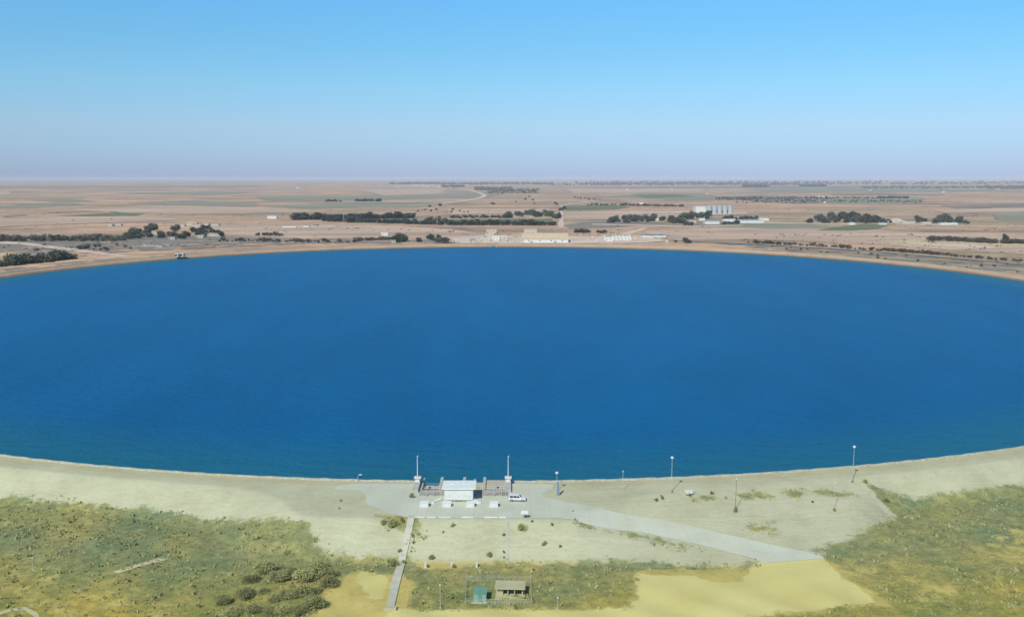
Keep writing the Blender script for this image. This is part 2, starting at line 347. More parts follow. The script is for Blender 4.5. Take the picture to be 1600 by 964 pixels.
# ------------------------------------------------------------------ water
def water_mat():
    m = bpy.data.materials.new('reservoir_water'); m.use_nodes = True; t = m.node_tree; L = t.links.new
    b = t.nodes['Principled BSDF']; b.inputs['Roughness'].default_value = .38; b.inputs['IOR'].default_value = 1.33
    b.inputs['Specular IOR Level'].default_value = .015
    co = node(t, 'ShaderNodeTexCoord').outputs['Object']
    mp = node(t, 'ShaderNodeMapping'); mp.inputs['Rotation'].default_value = (0, 0, .5); mp.inputs['Scale'].default_value = (1, .35, 1); L(co, mp.inputs[0])
    n1 = node(t, 'ShaderNodeTexNoise'); n1.inputs['Scale'].default_value = .012; n1.inputs['Detail'].default_value = 12; n1.inputs['Roughness'].default_value = .74; L(mp.outputs[0], n1.inputs['Vector'])
    r = node(t, 'ShaderNodeValToRGB'); e = r.color_ramp.elements
    e[0].position = .38; e[0].color = (.0002, .126, .312, 1); e[1].position = .62; e[1].color = (.0002, .152, .372, 1)
    L(n1.outputs['Fac'], r.inputs[0])
    # shallow greenish margin over the lining of the bank
    sx = node(t, 'ShaderNodeVectorMath', operation='LENGTH'); L(co, sx.inputs[0])
    mr = node(t, 'ShaderNodeMapRange', interpolation_type='SMOOTHSTEP'); mr.inputs['From Min'].default_value = RW-60; mr.inputs['From Max'].default_value = RW+6
    mr.inputs['To Max'].default_value = .62; L(sx.outputs['Value'], mr.inputs[0])
    mx = node(t, 'ShaderNodeMix', data_type='RGBA'); L(mr.outputs[0], mx.inputs[0]); L(r.outputs[0], mx.inputs[6]); mx.inputs[7].default_value = (.02, .19, .235, 1)
    L(mx.outputs[2], b.inputs['Base Color'])
    n2 = node(t, 'ShaderNodeTexNoise'); n2.inputs['Scale'].default_value = .17; n2.inputs['Detail'].default_value = 10; n2.inputs['Roughness'].default_value = .7
    mp2 = node(t, 'ShaderNodeMapping'); mp2.inputs['Rotation'].default_value = (0, 0, .35); mp2.inputs['Scale'].default_value = (.55, 1, 1); L(co, mp2.inputs[0]); L(mp2.outputs[0], n2.inputs['Vector'])
    bp = node(t, 'ShaderNodeBump'); bp.inputs['Strength'].default_value = 1.0; bp.inputs['Distance'].default_value = 2.3
    L(n2.outputs['Fac'], bp.inputs['Height']); L(bp.outputs[0], b.inputs['Normal'])
    return m
mb = MB(); n = 720
mb.add([(0, 0, 0)] + [((RW+17)*math.cos(2*math.pi*i/n), (RW+17)*math.sin(2*math.pi*i/n), 0) for i in range(n)],
       [(0, 1+i, 1+(i+1) % n) for i in range(n)])
wtr = mb.build('water', water_mat()); wtr.location = (CX, CY, 0); tag(wtr, kind='structure')

# low concrete parapet along the crest's water edge, all round, broken at the intake
XI0, XI1 = at(652, 752, ZC)[0], at(794, 752, ZC)[0]
mb = MB(); n = 1400; vs = []; fs = []
a0 = math.asin((XI1-CX)/(RW+7.5)); a1 = 2*math.pi + math.asin((XI0-CX)/(RW+7.5))
for i in range(n+1):
    a = a0+(a1-a0)*i/n; h = .45+.07*math.sin(i*1.7)+random.uniform(-.06, .06)
    for rr, z in ((RW+6.9, ZC-.5), (RW+6.9, ZC+h), (RW+7.5, ZC+h), (RW+7.5, ZC-.5)):
        vs.append((CX+rr*math.sin(a), CY-rr*math.cos(a), z))
for i in range(n):
    for k in range(3): fs.append((4*i+k, 4*i+4+k, 4*i+5+k, 4*i+1+k))
mb.add(vs, fs)
tag(mb.build('parapet_wall', mat('parapet_concrete', (.60,.60,.48), (.40,.39,.30), .9, .9, .2)),
    'low pale concrete parapet running all round the rim of the reservoir', 'wall')

# ------------------------------------------------------------------ sheets on the ground
def sheet(name, pts, m, lift, z=ZG):
    mb = MB(); mb.add([(x, y, z+lift) for x, y in pts], [tuple(range(len(pts)))])
    o = mb.build(name, m); tag(o, kind='structure'); return o
def ribbon(name, left, right, m, up, nl=60, nw=6, kind='structure', thick=0):
    """strip draped on the ground between two polylines of world points"""
    def samp(pl, t):
        pl = np.array(pl); s = np.r_[0, np.cumsum(np.hypot(*np.diff(pl, axis=0).T))]; s /= s[-1]
        return np.array([np.interp(t, s, pl[:, 0]), np.interp(t, s, pl[:, 1])])
    vs = []; fs = []
    for i in range(nl+1):
        a = samp(left, i/nl); b = samp(right, i/nl)
        for j in range(nw+1):
            p = a+(b-a)*j/nw; vs.append((p[0], p[1], float(height(p[0], p[1]))+up))
    for i in range(nl):
        for j in range(nw):
            k = i*(nw+1)+j; fs.append((k, k+1, k+nw+2, k+nw+1))
    mb = MB(); mb.add(vs, fs)
    if thick:
        n0 = len(mb.v); W = nw+1
        mb.add([(x, y, z-thick) for x, y, z in vs], [])
        for i in range(nl):
            a = i*W; b = a+W; mb.f += [(a, b, b+n0, a+n0), (a+nw, b+nw, b+nw+n0, a+nw+n0)]; mb.mi += [0, 0]
        for j in range(nw):
            mb.f += [(j, j+1, j+1+n0, j+n0), (nl*W+j, nl*W+j+1, nl*W+j+1+n0, nl*W+j+n0)]; mb.mi += [0, 0]
    o = mb.build(name, m)
    if kind: tag(o, kind=kind)
    return o
# paved yard on the crest behind the intake
ap = [(519,766),(530,758),(560,755.5),(650,755.5),(655.5,755.5),(655.5,774.8),(792.5,774.8),(792.5,755.3),(800,755),(866,757),(862,765),(846,771),(850,776),(872,782),(872,800),(868,809),
      (800,809.5),(640,809),(612,803),(600,799),(590,794),(573,788),(571,772),(562,767)]
mbp = MB(); pts = [at(px, py, ZC)[:2] for px, py in ap]; mbp.add([(x, y, ZC+.05) for x, y in pts], [tuple(range(len(pts)))])
tag(mbp.build('paved_yard', M['apron']), kind='structure')
rl = wpoly([(868,781),(945,796),(1040,812.5),(1110,829),(1170,843),(1260,862),(1292,872)])
rr = wpoly([(866,809),(905,815.5),(1000,831),(1085,849),(1130,860),(1180,873),(1192,880)])
ROAD = list(rl)+list(rr)[::-1]
ribbon('access_road', rl, rr, M['apron'], .07, 120, 16)
# earth track along the crest all round the far side
trk = mat('track_gravel', (.50,.38,.28), (.42,.32,.23), .05, .95)

t = M['apron'].node_tree; bs = t.nodes['Principled BSDF']; rp = [n_ for n_ in t.nodes if n_.type == 'VALTORGB'][0]
co = node(t, 'ShaderNodeTexCoord').outputs['Object']
bk = node(t, 'ShaderNodeTexBrick'); bk.inputs['Scale'].default_value = 1; bk.inputs['Brick Width'].default_value = 5; bk.inputs['Row Height'].default_value = 5; bk.inputs['Mortar Size'].default_value = .05; bk.offset = 0
bk.inputs['Color1'].default_value = (1,1,1,1); bk.inputs['Color2'].default_value = (.955,.955,.95,1); bk.inputs['Mortar'].default_value = (.78,.78,.74,1); t.links.new(co, bk.inputs['Vector'])
m1 = node(t, 'ShaderNodeMix', data_type='RGBA', blend_type='MULTIPLY'); m1.inputs[0].default_value = .8; t.links.new(rp.outputs[0], m1.inputs[6]); t.links.new(bk.outputs['Color'], m1.inputs[7])
ns = node(t, 'ShaderNodeTexNoise'); ns.inputs['Scale'].default_value = .13; ns.inputs['Detail'].default_value = 9; ns.inputs['Roughness'].default_value = .72; t.links.new(co, ns.inputs['Vector'])
rs = node(t, 'ShaderNodeValToRGB'); rs.color_ramp.elements[0].position = .48; rs.color_ramp.elements[0].color = (0,0,0,1); rs.color_ramp.elements[1].position = .66; rs.color_ramp.elements[1].color = (.7,.7,.7,1); t.links.new(ns.outputs['Fac'], rs.inputs[0])
m2 = node(t, 'ShaderNodeMix', data_type='RGBA'); t.links.new(rs.outputs[0], m2.inputs[0]); t.links.new(m1.outputs[2], m2.inputs[6]); m2.inputs[7].default_value = (.56,.54,.38,1); t.links.new(m2.outputs[2], bs.inputs['Base Color'])
# fields and scrub on the far plain
FM = dict(
    scrub=mat('grey_scrubland', (.30,.255,.205), (.19,.18,.14), .035, .95, detail=10),
    green=mat('green_crop', (.19,.215,.105), (.13,.16,.075), .01, .9, stretch=(.3,1,1)),
    dull=mat('dull_green_crop', (.33,.31,.21), (.235,.24,.155), .006, .9, stretch=(.3,1,1)),
    dark=mat('dark_plough', (.29,.25,.205), (.22,.195,.16), .01, .9, stretch=(.3,1,1)),
    tan=mat('tan_stubble', (.68,.49,.335), (.42,.31,.22), .013, .9, detail=9, stretch=(.25,1,1)),
    yel=mat('yellow_stubble', (.64,.51,.29), (.53,.41,.24), .02, .9),
    bright=mat('pale_earth', (.72,.58,.45), (.60,.47,.36), .02, .9),
    asph=mat('asphalt', (.36,.31,.28), (.30,.26,.24), .05, .9),
)
lift = [.10]
def field(kind, name, *pp, rag=0):
    lift[0] += .012
    P = [at(*p)[:2] for p in pp]; out = []
    for i in range(len(P)):        # subdivide and roughen the outline a little
        a = np.array(P[i]); b = np.array(P[(i+1) % len(P)]); L = np.hypot(*(b-a))
        k = 26 if rag else 1
        for j in range(k):
            p = a+(b-a)*j/k
            if j and rag: p = p+rng.normal(0, rag*L/110, 2)
            out.append(tuple(p))
    o = sheet(name, out, FM[kind], lift[0]); return o
# annulus of scrub outside the far bank, up to the perimeter road
def annulus(a0d, a1d, d0, d1, name, m, up):
    n = 200; vs = []; fs = []
    for i in range(n+1):
        a = R_(a0d+(a1d-a0d)*i/n)
        for d in (d0, d1(a) if callable(d1) else d1): vs.append((CX+(RW+d)*math.sin(a), CY+(RW+d)*math.cos(a), ZG+up))
    for i in range(n): fs.append((2*i, 2*i+1, 2*i+3, 2*i+2))
    mb = MB(); mb.add(vs, fs); return tag(mb.build(name, m), kind='structure')
annulus(-75, -10, 29, lambda a: 95, 'scrubland', FM['scrub'], .06)
annulus(12, 80, 29, lambda a: 62+50*math.sin(max(0, a-.2))**1, 'scrubland', FM['scrub'], .06)
field('scrub', 'scrubland', (-60,368),(60,368),(200,366),(420,372),(700,374),(700,379.5),(560,380),(430,383),(300,389),(150,396),(-60,400))
field('scrub', 'scrubland', (1100,378),(1180,380.5),(1300,387),(1400,395),(1500,403),(1660,416),(1660,425),(1500,411),(1400,402),(1300,395),(1180,388))
field('yel', 'stubble_field', (-60,394),(0,394),(50,399),(66,402),(20,409),(-60,420))
field('bright', 'dirt_track', (-60,374),(40,379),(120,389),(210,401),(195,402),(110,392),(30,382),(-60,379))
field('asph', 'road', (-60,375.6),(800,380.2),(800,379.4),(-60,374.2))
field('tan', 'stubble_field', (300,352),(560,350),(700,358),(760,366),(740,373),(560,371),(480,373),(350,366), rag=.4)
field('dark', 'ploughed_field', (880,352),(912,347),(1000,345),(1040,350),(960,356),(890,358))
field('tan', 'stubble_field', (1000,362),(1180,354),(1400,362),(1660,372),(1660,400),(1500,392),(1350,381),(1180,374),(1060,376), rag=.3)
field('dull', 'scrub_field', (1140,346),(1250,350),(1330,356),(1200,358),(1090,352))
field('yel', 'dry_grass_field', (1380,378),(1480,371),(1580,375),(1600,384),(1500,390),(1420,386), rag=.5)
field('tan', 'stubble_field', (880,332),(1080,330),(1100,337),(960,343),(885,344))
field('green', 'crop_field', (1275,360.5),(1330,361),(1372,358),(1390,352),(1385,350),(1340,351),(1300,356))
field('green', 'crop_field', (545,345),(690,347.5),(690,350),(540,348))
field('dull', 'crop_field', (560,341),(672,342),(690,347),(545,345))
field('green', 'crop_field', (700,343),(862,342),(866,350.5),(700,350.5))
field('bright', 'road', (872.3,356),(881,356),(879.3,322),(876,322))
field('bright', 'dirt_road', (925,350),(1090,353.5),(1160,352),(1160,353),(1085,355),(925,351.3))
field('bright', 'dirt_road', (965,366),(1008,356),(1012,356.5),(985,367))
field('bright', 'dirt_road', (1195,347.5),(1340,350),(1340,351.2),(1190,349))
field('bright', 'dirt_road', (1400,350),(1505,352.5),(1505,353.8),(1400,351.5))
field('bright', 'gravel_yard', (955,332),(1100,330.5),(1100,332.8),(960,333.5))
field('bright', 'gravel_yard', (1100,333.5),(1165,332.5),(1170,334),(1110,336))
field('bright', 'gravel_yard', (440,354.5),(520,352.5),(525,354.5),(450,356.5))
field('bright', 'gravel_yard', (700,372),(760,368),(900,370),(1000,371),(1050,376),(1000,380),(880,381.5),(720,381))
field('bright', 'dry_wadi', (1400,379),(1520,382),(1560,388),(1540,389),(1440,384), rag=.4)
# far fields, seen as streaks
G = [('green',(95,337),(150,334.5),(195,331.5),(228,334),(210,338),(150,338.5)), ('dull',(0,322.5),(90,317),(140,320),(60,325),(0,326)),
     ('dull',(40,313),(110,310.5),(150,315.5),(90,316.5)), ('dull',(200,318),(300,314),(400,318),(400,323),(260,321)), ('dull',(60,331.5),(180,329.5),(175,331),(80,333)),
     ('dull',(240,333),(310,329.5),(305,331),(250,334)), ('dull',(400,308),(560,306),(640,300),(790,303),(760,309),(600,312),(420,315)),
     ('dull',(180,302),(330,299.5),(400,301),(330,305),(210,304)), ('tan',(100,328),(260,322),(400,325),(520,330),(380,334),(200,333)),
     ('dull',(0,337),(40,335),(45,337),(10,340)), ('dull',(400,322),(560,316),(730,317),(640,324),(480,326)),
     ('green',(880,322),(960,321),(985,323.5),(960,328),(885,329)), ('dull',(950,308),(1000,303),(1100,303),(1150,312),(1060,313)),
     ('green',(985,305),(1060,304),(1090,308),(1010,310)), ('dark',(1115,308),(1180,306),(1300,309),(1360,313),(1250,319),(1180,315)),
     ('dull',(1260,311),(1440,309),(1440,318),(1300,319)), ('dull',(1550,334),(1660,331),(1660,345),(1560,345)), ('dark',(1470,322),(1660,316),(1660,322),(1500,328)),
     ('tan',(1450,328),(1640,324),(1640,331),(1480,333)), ('dull',(1150,296),(1350,294),(1600,297),(1500,300),(1200,300)),
     ('tan',(700,328),(860,326),(860,333),(700,336)), ('tan',(880,296),(1100,295),(1100,300),(900,302)), ('tan',(560,296),(700,295),(690,303),(600,306)),
     ('tan',(-40,300),(15,299),(20,304),(-40,306)), ('tan',(-40,342),(200,338),(300,344),(120,350),(-40,356)),
     ('dark',(860,292.5),(1660,290),(1660,291.5),(1000,295)), ('dull',(0,291),(400,290),(420,293),(0,294)), ('dark',(1300,303),(1480,304),(1460,306),(1300,305))]
for g in G:
    nm = {'green': 'crop_field', 'dull': 'crop_field', 'dark': 'ploughed_field', 'tan': 'stubble_field'}[g[0]]
    field(g[0], nm, *g[1:], rag=1.3)
# highway curving away to the town
def road_px(pts, w, name, m, lf):
    P = np.array([at(*p)[:2] for p in pts]); l = []; r = []
    for i in range(len(P)):
        d = P[min(i+1, len(P)-1)]-P[max(i-1, 0)]; d /= np.hypot(*d); nn = np.array((-d[1], d[0]))*w/2
        l.append(tuple(P[i]+nn)); r.append(tuple(P[i]-nn))
    vs = [(x, y, ZG+lf) for x, y in l+r]; k = len(l)
    mb = MB(); mb.add(vs, [(i, i+1, k+i+1, k+i) for i in range(k-1)]); return tag(mb.build(name, m), kind='structure')
lift[0] += .05
road_px([(690,288.5),(715,293),(735,297.5),(752,302.5),(758,306),(750,309.5),(725,314.5),(690,319),(640,322),(560,324)], 26, 'highway', FM['bright'], lift[0])
road_px([(870,322),(940,313),(1000,318),(1110,325)], 22, 'country_road', FM['bright'], lift[0]+.05)
road_px([(1080,377.5),(1180,382.5),(1300,389.5),(1400,397),(1500,405.5),(1650,420)], 7, 'perimeter_road', FM['asph'], lift[0]+.1)
road_px([(-40,404),(60,401.8),(130,400.6),(135,400)], 6, 'perimeter_road', FM['asph'], lift[0]+.1)

# ------------------------------------------------------------------ trees
def tree_proto(name, kind, h, wid, nleaf, ls, lm, seed, trunk_f=.3, label='', lobes=7):
    rg = np.random.default_rng(seed)
    root = bpy.data.objects.new(name, None); root.empty_display_size = .5
    COL.objects.link(root)
    tk = MB(); lean = rg.normal(0, .04, 2)*h; top = np.array((lean[0], lean[1], h*.62))
    tk.tube((0, 0, -.3), top*.5, h*.03, h*.021, 6); tk.tube(top*.5, top, h*.021, h*.009, 6)
    L = []
    for k in range(lobes):
        a = rg.uniform(0, 2*math.pi); q = rg.uniform(.1, 1)**.6*wid*.30; zz = rg.uniform(trunk_f+.12, .86)*h
        c = np.array((math.cos(a)*q*(1.25-zz/h*.6), math.sin(a)*q*(1.25-zz/h*.6), zz)); L.append((c, wid*rg.uniform(.17, .29)))
        tk.tube(top*rg.uniform(.45, .9), c, h*.011, h*.004, 4)
    tk.build('trunk', M['bark'], root)
    vs = []; fs = []
    for i in range(nleaf):
        c, rr = L[rg.integers(len(L))]; d = rg.normal(size=3); d /= np.linalg.norm(d)
        p = c+d*rr*rg.uniform(.35, 1.12)**.7*np.array((1, 1, .85 if kind != 'tall' else 1.35))
        u = rg.normal(size=3); u /= np.linalg.norm(u); v = np.cross(u, rg.normal(size=3)); v /= np.linalg.norm(v); s = ls*rg.uniform(.5, 1.2)
        k = len(vs); vs += [p-u*s, p-v*s*.6, p+u*s, p+v*s*.6]; fs.append((k, k+1, k+2, k+3))
    mb = MB(); mb.add(vs, fs); mb.build('crown', M[lm], root)
    return root
P_TALL = [tree_proto('eucalyptus_tree', 'tall', 12, 8, 800, .8, 'leaf_dark', 10+i, .05, lobes=10) for i in range(3)]
P_RND = [tree_proto('broadleaf_tree', 'round', 9, 10, 800, .75, 'leaf_dark', 20+i, .0, lobes=12) for i in range(3)]
P_BUSH = [tree_proto('bush', 'bush', 3, 4.6, 320, .38, 'leaf_grey', 30+i, .0, lobes=6) for i in range(3)]
P_NEAR = [tree_proto('acacia_tree', 'round', 4.2, 5.8, 3600, .2, 'leaf_olive', 40+i, .0, lobes=22) for i in range(3)]
P_SHR = [tree_proto('shrub', 'bush', 1.2, 1.7, 700, .09, 'leaf_olive', 50+i, .0, lobes=7) for i in range(3)]
used = set()
def place(protos, x, y, z, sc_, label, cat, group, sz=1.0):
    p = random.choice(protos)
    if p.name not in used: used.add(p.name); o = p
    else: o = copy_tree(p)
    o.location = (x, y, z); o.rotation_euler = (0, 0, random.uniform(0, 6.28)); k = sc_*random.uniform(.82, 1.18)
    o.scale = (k*random.uniform(.9, 1.1), k*random.uniform(.9, 1.1), k*sz)
    tag(o, label, cat, group); return o
PH = {'T': (P_TALL, 12), 'R': (P_RND, 9), 'B': (P_BUSH, 3)}
NM = {'T': 'tree', 'R': 'tree', 'B': 'bush'}
def row(k, x0, y0, x1, y1, n, hpx, label, group, jx=1.0, jy=.5, hv=.25, wide=1.4):
    for i in range(n):
        t = (i+.5)/n; px = x0+(x1-x0)*t+random.gauss(0, jx); py = y0+(y1-y0)*t+random.uniform(-jy, jy)
        x, y, z = at(px, py); hm = hpx*math.hypot(y, x)/F*random.uniform(1-hv, 1+hv)
        o = place(PH[k][0], x, y, z-.1, hm/PH[k][1], label, NM[k], group); o.scale = (o.scale[0]*wide, o.scale[1]*wide, o.scale[2])
def clump(k, x0, x1, y0, y1, n, hpx, label, group):
    for i in range(n):
        px = random.uniform(x0, x1); e = 1-abs((px-x0)/(x1-x0)*2-1)**3
        py = y1-(y1-y0)*random.random()*e; x, y, z = at(px, py); hm = hpx*math.hypot(y, x)/F*random.uniform(.7, 1.25)
        o = place(PH[k][0], x, y, z-.1, hm/PH[k][1], label, NM[k], group); o.scale = (o.scale[0]*1.35, o.scale[1]*1.35, o.scale[2])
row('T', 458, 343.5, 645, 341, 58, 7.5, 'dark green tree in the long shelter belt behind the left green crop', 'back row of the shelter belt', wide=2.9)
row('T', 505, 346, 690, 351.5, 42, 6.5, 'dark tree in the front row of the long shelter belt left of centre', 'front row of the left shelter belt', jy=.3, wide=2.7)
clump('R', 666, 698, 341, 351, 11, 9, 'big dark tree in the dense clump at the end of the left shelter belt', 'clump at the end of the left shelter belt')
row('T', 702, 351.8, 868, 352.2, 38, 7, 'dark tree in the front row between the green crop and the yellow hall', 'front row of the centre shelter belt', jy=.3, wide=2.7)
row('R', 703, 341, 800, 340.5, 20, 5, 'small dark tree in the sparse row behind the centre green crop', 'sparse row behind the centre crop')
clump('R', 788, 872, 333, 342, 20, 8, 'tall dark tree among those beside the straight pale road', 'trees beside the straight pale road')
row('R', 872.5, 330, 884.5, 329, 2, 7, 'small tree flanking the far end of the straight pale road', 'trees at the road end')
clump('R', 640, 735, 322, 333, 12, 3.6, 'small isolated tree on the tan field behind the shelter belt', 'isolated trees behind the shelter belt')
clump('R', 764, 870, 308, 320, 9, 3, 'tiny lone tree on the distant fields left of the centre road', 'tiny lone trees on the fields')
row('R', 508, 315, 533, 315, 6, 3.5, 'little tree in the thin distant row on the left fields', 'thin distant tree row on the left')
row('R', 554, 315, 594, 315, 13, 4.8, 'dark tree in the short dense distant row left of the highway', 'short dense distant tree row', jy=.3)
clump('R', 194, 298, 358, 374, 34, 8.5, 'bushy green tree in the farm grove on the left', 'farm grove on the left')
clump('R', 296, 348, 356, 371, 14, 7, 'smaller green tree beside the cream farm buildings on the left', 'trees beside the left farm buildings')
row('B', -20, 377, 195, 376, 46, 6.5, 'grey green bush in the hedge before the left farm', 'hedge before the left farm', jy=1.2, hv=.4)
row('B', 400, 368, 440, 369, 12, 5, 'olive bush in the short hedge behind the left road', 'short hedge left of centre')
row('B', 340, 377.5, 560, 379, 34, 4.5, 'dusty bush in the broken hedge by the road behind the far bank', 'broken hedge behind the far bank', jy=1.0, hv=.5)
row('B', 560, 376, 620, 375, 14, 5, 'dusty bush left of the dark roofed hut', 'bushes left of the dark roofed hut')
clump('R', 614, 636, 373, 379, 7, 12, 'big round dark tree beside the dark roofed hut', 'big trees beside the dark roofed hut')
clump('R', 652, 697, 372, 380, 12, 8, 'leafy tree behind the far bank right of the dark roofed hut', 'trees right of the dark roofed hut')
row('R', -8, 417, 118, 404.5, 17, 12, 'large dark tree in the row at the left end of the far bank', 'row of large dark trees at far left', jx=2)
for px, py, hp in ((124,390,5),(130,389.5,6),(136,389,6),(147,386.5,5),(154,386,5),(157,391.5,4),(166,391.5,5),(182,384,4),(196,387,3.5),(204,389,4),(57,392,5),(70,384,4)):
    row('B', px, py, px+.1, py, 1, hp, 'dark bush dotted on the grey scrub left of the far bank', 'bushes dotted on the left scrub', jx=.2)
row('R', 899, 363.5, 922, 363.5, 7, 6.5, 'dark tree in the small group right of the yellow hall', 'small group right of the yellow hall', jx=.5)
row('R', 933, 364, 948, 364.5, 5, 5.5, 'dark tree just behind the white gabled sheds', 'trees behind the white gabled sheds', jx=.5)
clump('R', 950, 1066, 341, 349, 40, 8, 'dark tree in the grove left of the village', 'grove left of the village')
clump('R', 1066, 1112, 336, 343, 16, 8, 'dark tree in the grove in front of the grain silos', 'grove in front of the silos')
row('R', 1130, 343, 1185, 342, 10, 5, 'small tree behind the pale village sheds', 'trees behind the village sheds')
row('R', 1130, 351, 1155, 350, 7, 5, 'small tree in front of the pale village sheds', 'trees in front of the village sheds', jy=.3)
row('R', 1068, 353, 1083, 353, 3, 6, 'round tree at the near edge of the village', 'round trees at the village edge', jy=.3)
clump('R', 1264, 1380, 341, 349, 46, 9.5, 'dark tree in the large grove behind the small green crop on the right', 'large grove on the right')
clump('R', 1383, 1400, 345, 349, 4, 5, 'small tree left of the pale spoil heap', 'trees by the pale spoil heap')
clump('R', 1424, 1446, 343, 348, 7, 6, 'small tree between the two farm groves on the right', 'trees between the right groves')
clump('R', 1462, 1500, 343, 349, 16, 8.5, 'dark tree in the small grove of the right farm', 'small grove of the right farm')
row('R', 1506, 349, 1513, 349, 2, 5, 'lone tree right of the right farm grove', 'lone trees right of the farm grove')
row('B', 1167, 380, 1300, 386.5, 24, 3.8, 'dark bush in the left stretch of the hedge by the right perimeter road', 'left stretch of the perimeter hedge', jx=2, jy=.6, hv=.5)
row('B', 1300, 386.5, 1380, 393, 12, 3.8, 'dark bush in the middle stretch of the hedge by the right perimeter road', 'middle stretch of the perimeter hedge', jx=2, jy=.4, hv=.4)
row('B', 1378, 391.5, 1475, 398.5, 34, 4.2, 'dark bush in the dense stretch of the hedge by the right perimeter road', 'dense stretch of the perimeter hedge', jy=.4)
row('B', 1475, 400, 1600, 409, 18, 3.6, 'dark bush in the right stretch of the hedge by the perimeter road', 'right stretch of the perimeter hedge', jx=2.5, jy=.5)
row('B', 1452, 376.5, 1472, 376.5, 7, 6, 'grey bush in the rounded thicket on the dry grass field', 'rounded thicket on the dry field')
row('B', 1479, 377, 1558, 380, 30, 5.5, 'grey bush in the dense hedge on the dry field at right', 'dense hedge on the dry field')
row('B', 1563, 380.5, 1612, 381, 16, 5, 'grey bush in the last hedge at the right edge', 'last hedge at the right edge')
row('T', 1570, 378, 1570.4, 378, 1, 12, 'single tall tree rising from the hedge at the right edge', None, jx=.1)
clump('B', 1200, 1640, 390, 416, 2, 2.5, 'small bush on the grey scrub between bank and perimeter road', 'bushes on the right scrub')
for i in range(26):
    px = random.uniform(1205, 1600); t = (px-1200)/400; py = random.uniform(386+27*t**1.1, 391+38*t**1.25)
    row('B', px, py, px, py, 1, 2.6, 'small bush on the grey scrub between bank and perimeter road', 'bushes on the right scrub', jx=.1)
row('B', 1052, 378.5, 1060, 378.5, 2, 3, 'low bush left of the bushy tree behind the far bank', 'low bushes behind the far bank')
row('R', 1070, 379, 1080, 379, 3, 6, 'bushy tree standing alone just behind the far bank right of centre', 'bushy trees just behind the far bank', jx=.4)
row('R', 916, 321.5, 965, 320.5, 12, 2.8, 'small dark tree in the left part of the distant hedge by the silos', 'distant hedge left part')
row('R', 968, 321.5, 1070, 323, 34, 3.6, 'dark tree in the distant hedge left of the silos', 'distant hedge left of the silos', jy=.3)
row('R', 896, 309, 940, 313.5, 9, 2.4, 'tiny dark tree by the far country road', 'tiny trees by the country road')

def wood(name, areas, n, hpx, label, m='leaf_dark'):
    """far woods that read as one dark mass: many low crowns in one mesh"""
    vs = []; fs = []
    for i in range(n):
        x0, x1, y0, y1 = random.choice(areas); x, y, z = at(random.uniform(x0, x1), random.uniform(y0, y1)); h = hpx*y/F*random.uniform(.5, 1.3)
        for _ in range(14):
            d = rng.normal(size=3); d /= np.linalg.norm(d); p = np.array((x, y, z+h*.55))+d*np.array((h*.9, h*.9, h*.42))*rng.uniform(.5, 1)
            u = rng.normal(size=3); u /= np.linalg.norm(u); v = np.cross(u, rng.normal(size=3)); v /= np.linalg.norm(v); s = h*.33
            k = len(vs); vs += [p-u*s, p-v*s, p+u*s, p+v*s]; fs.append((k, k+1, k+2, k+3))
    mb = MB(); mb.add(vs, fs); return tag(mb.build(name, M[m]), label, 'wood', kind='stuff')
wood('orchard', [(1118,1180,309,313),(1150,1260,311,318),(1170,1300,308.5,312),(1250,1440,313.5,317),(1370,1420,308,309.5),(1270,1420,309.5,311)], 900, 1.6, 'dark distant orchards right of the silos', 'leaf_dark')
wood('distant_wood', [(760,842,296.5,303),(742,800,293.5,298),(690,725,291,293)], 700, 2.0, 'bluish distant wood right of the highway')
wood('horizon_wood', [(845,1660,287.2,289),(900,1250,286.5,288.5),(1250,1290,291,292),(1345,1660,293,295),(1540,1660,292,296),(1160,1200,291.5,293),(610,700,287,288.5),(700,860,287,289),(900,1600,285,287),(860,1300,289,290)], 2600, 2.3, 'dark blue tree belts lying along the hazy horizon')

def plain_scrub(n=5200):
    vs = []; fs = []
    for i in range(n):
        a = rng.uniform(-.62, .62); D = 1290+1500*rng.uniform(0, 1)**1.6; x = D*math.sin(a); y = D*math.cos(a)
        r = math.hypot(x-CX, y-CY)-RW
        if r < 34: continue
        if math.sin(x*.011+2*math.sin(y*.006))+math.sin(y*.013+x*.004)+rng.normal(0, .6) < .3: continue
        h = rng.gamma(2.2, .42)
        for _ in range(7):
            d = rng.normal(size=3); p = np.array((x, y, ZG+h*.4))+d*np.array((h*.9, h*.9, h*.22))
            u = rng.normal(size=3); u /= np.linalg.norm(u); v = np.cross(u, rng.normal(size=3)); v /= np.linalg.norm(v); s = h*.45
            k = len(vs); vs += [p-u*s, p-v*s, p+u*s, p+v*s]; fs.append((k, k+1, k+2, k+3))
    mb = MB(); mb.add(vs, fs); tag(mb.build('plain_scrub', M['leaf_grey']), 'sparse low scrub dotting the dry plain beyond the far bank', 'scrub', kind='stuff')
plain_scrub()
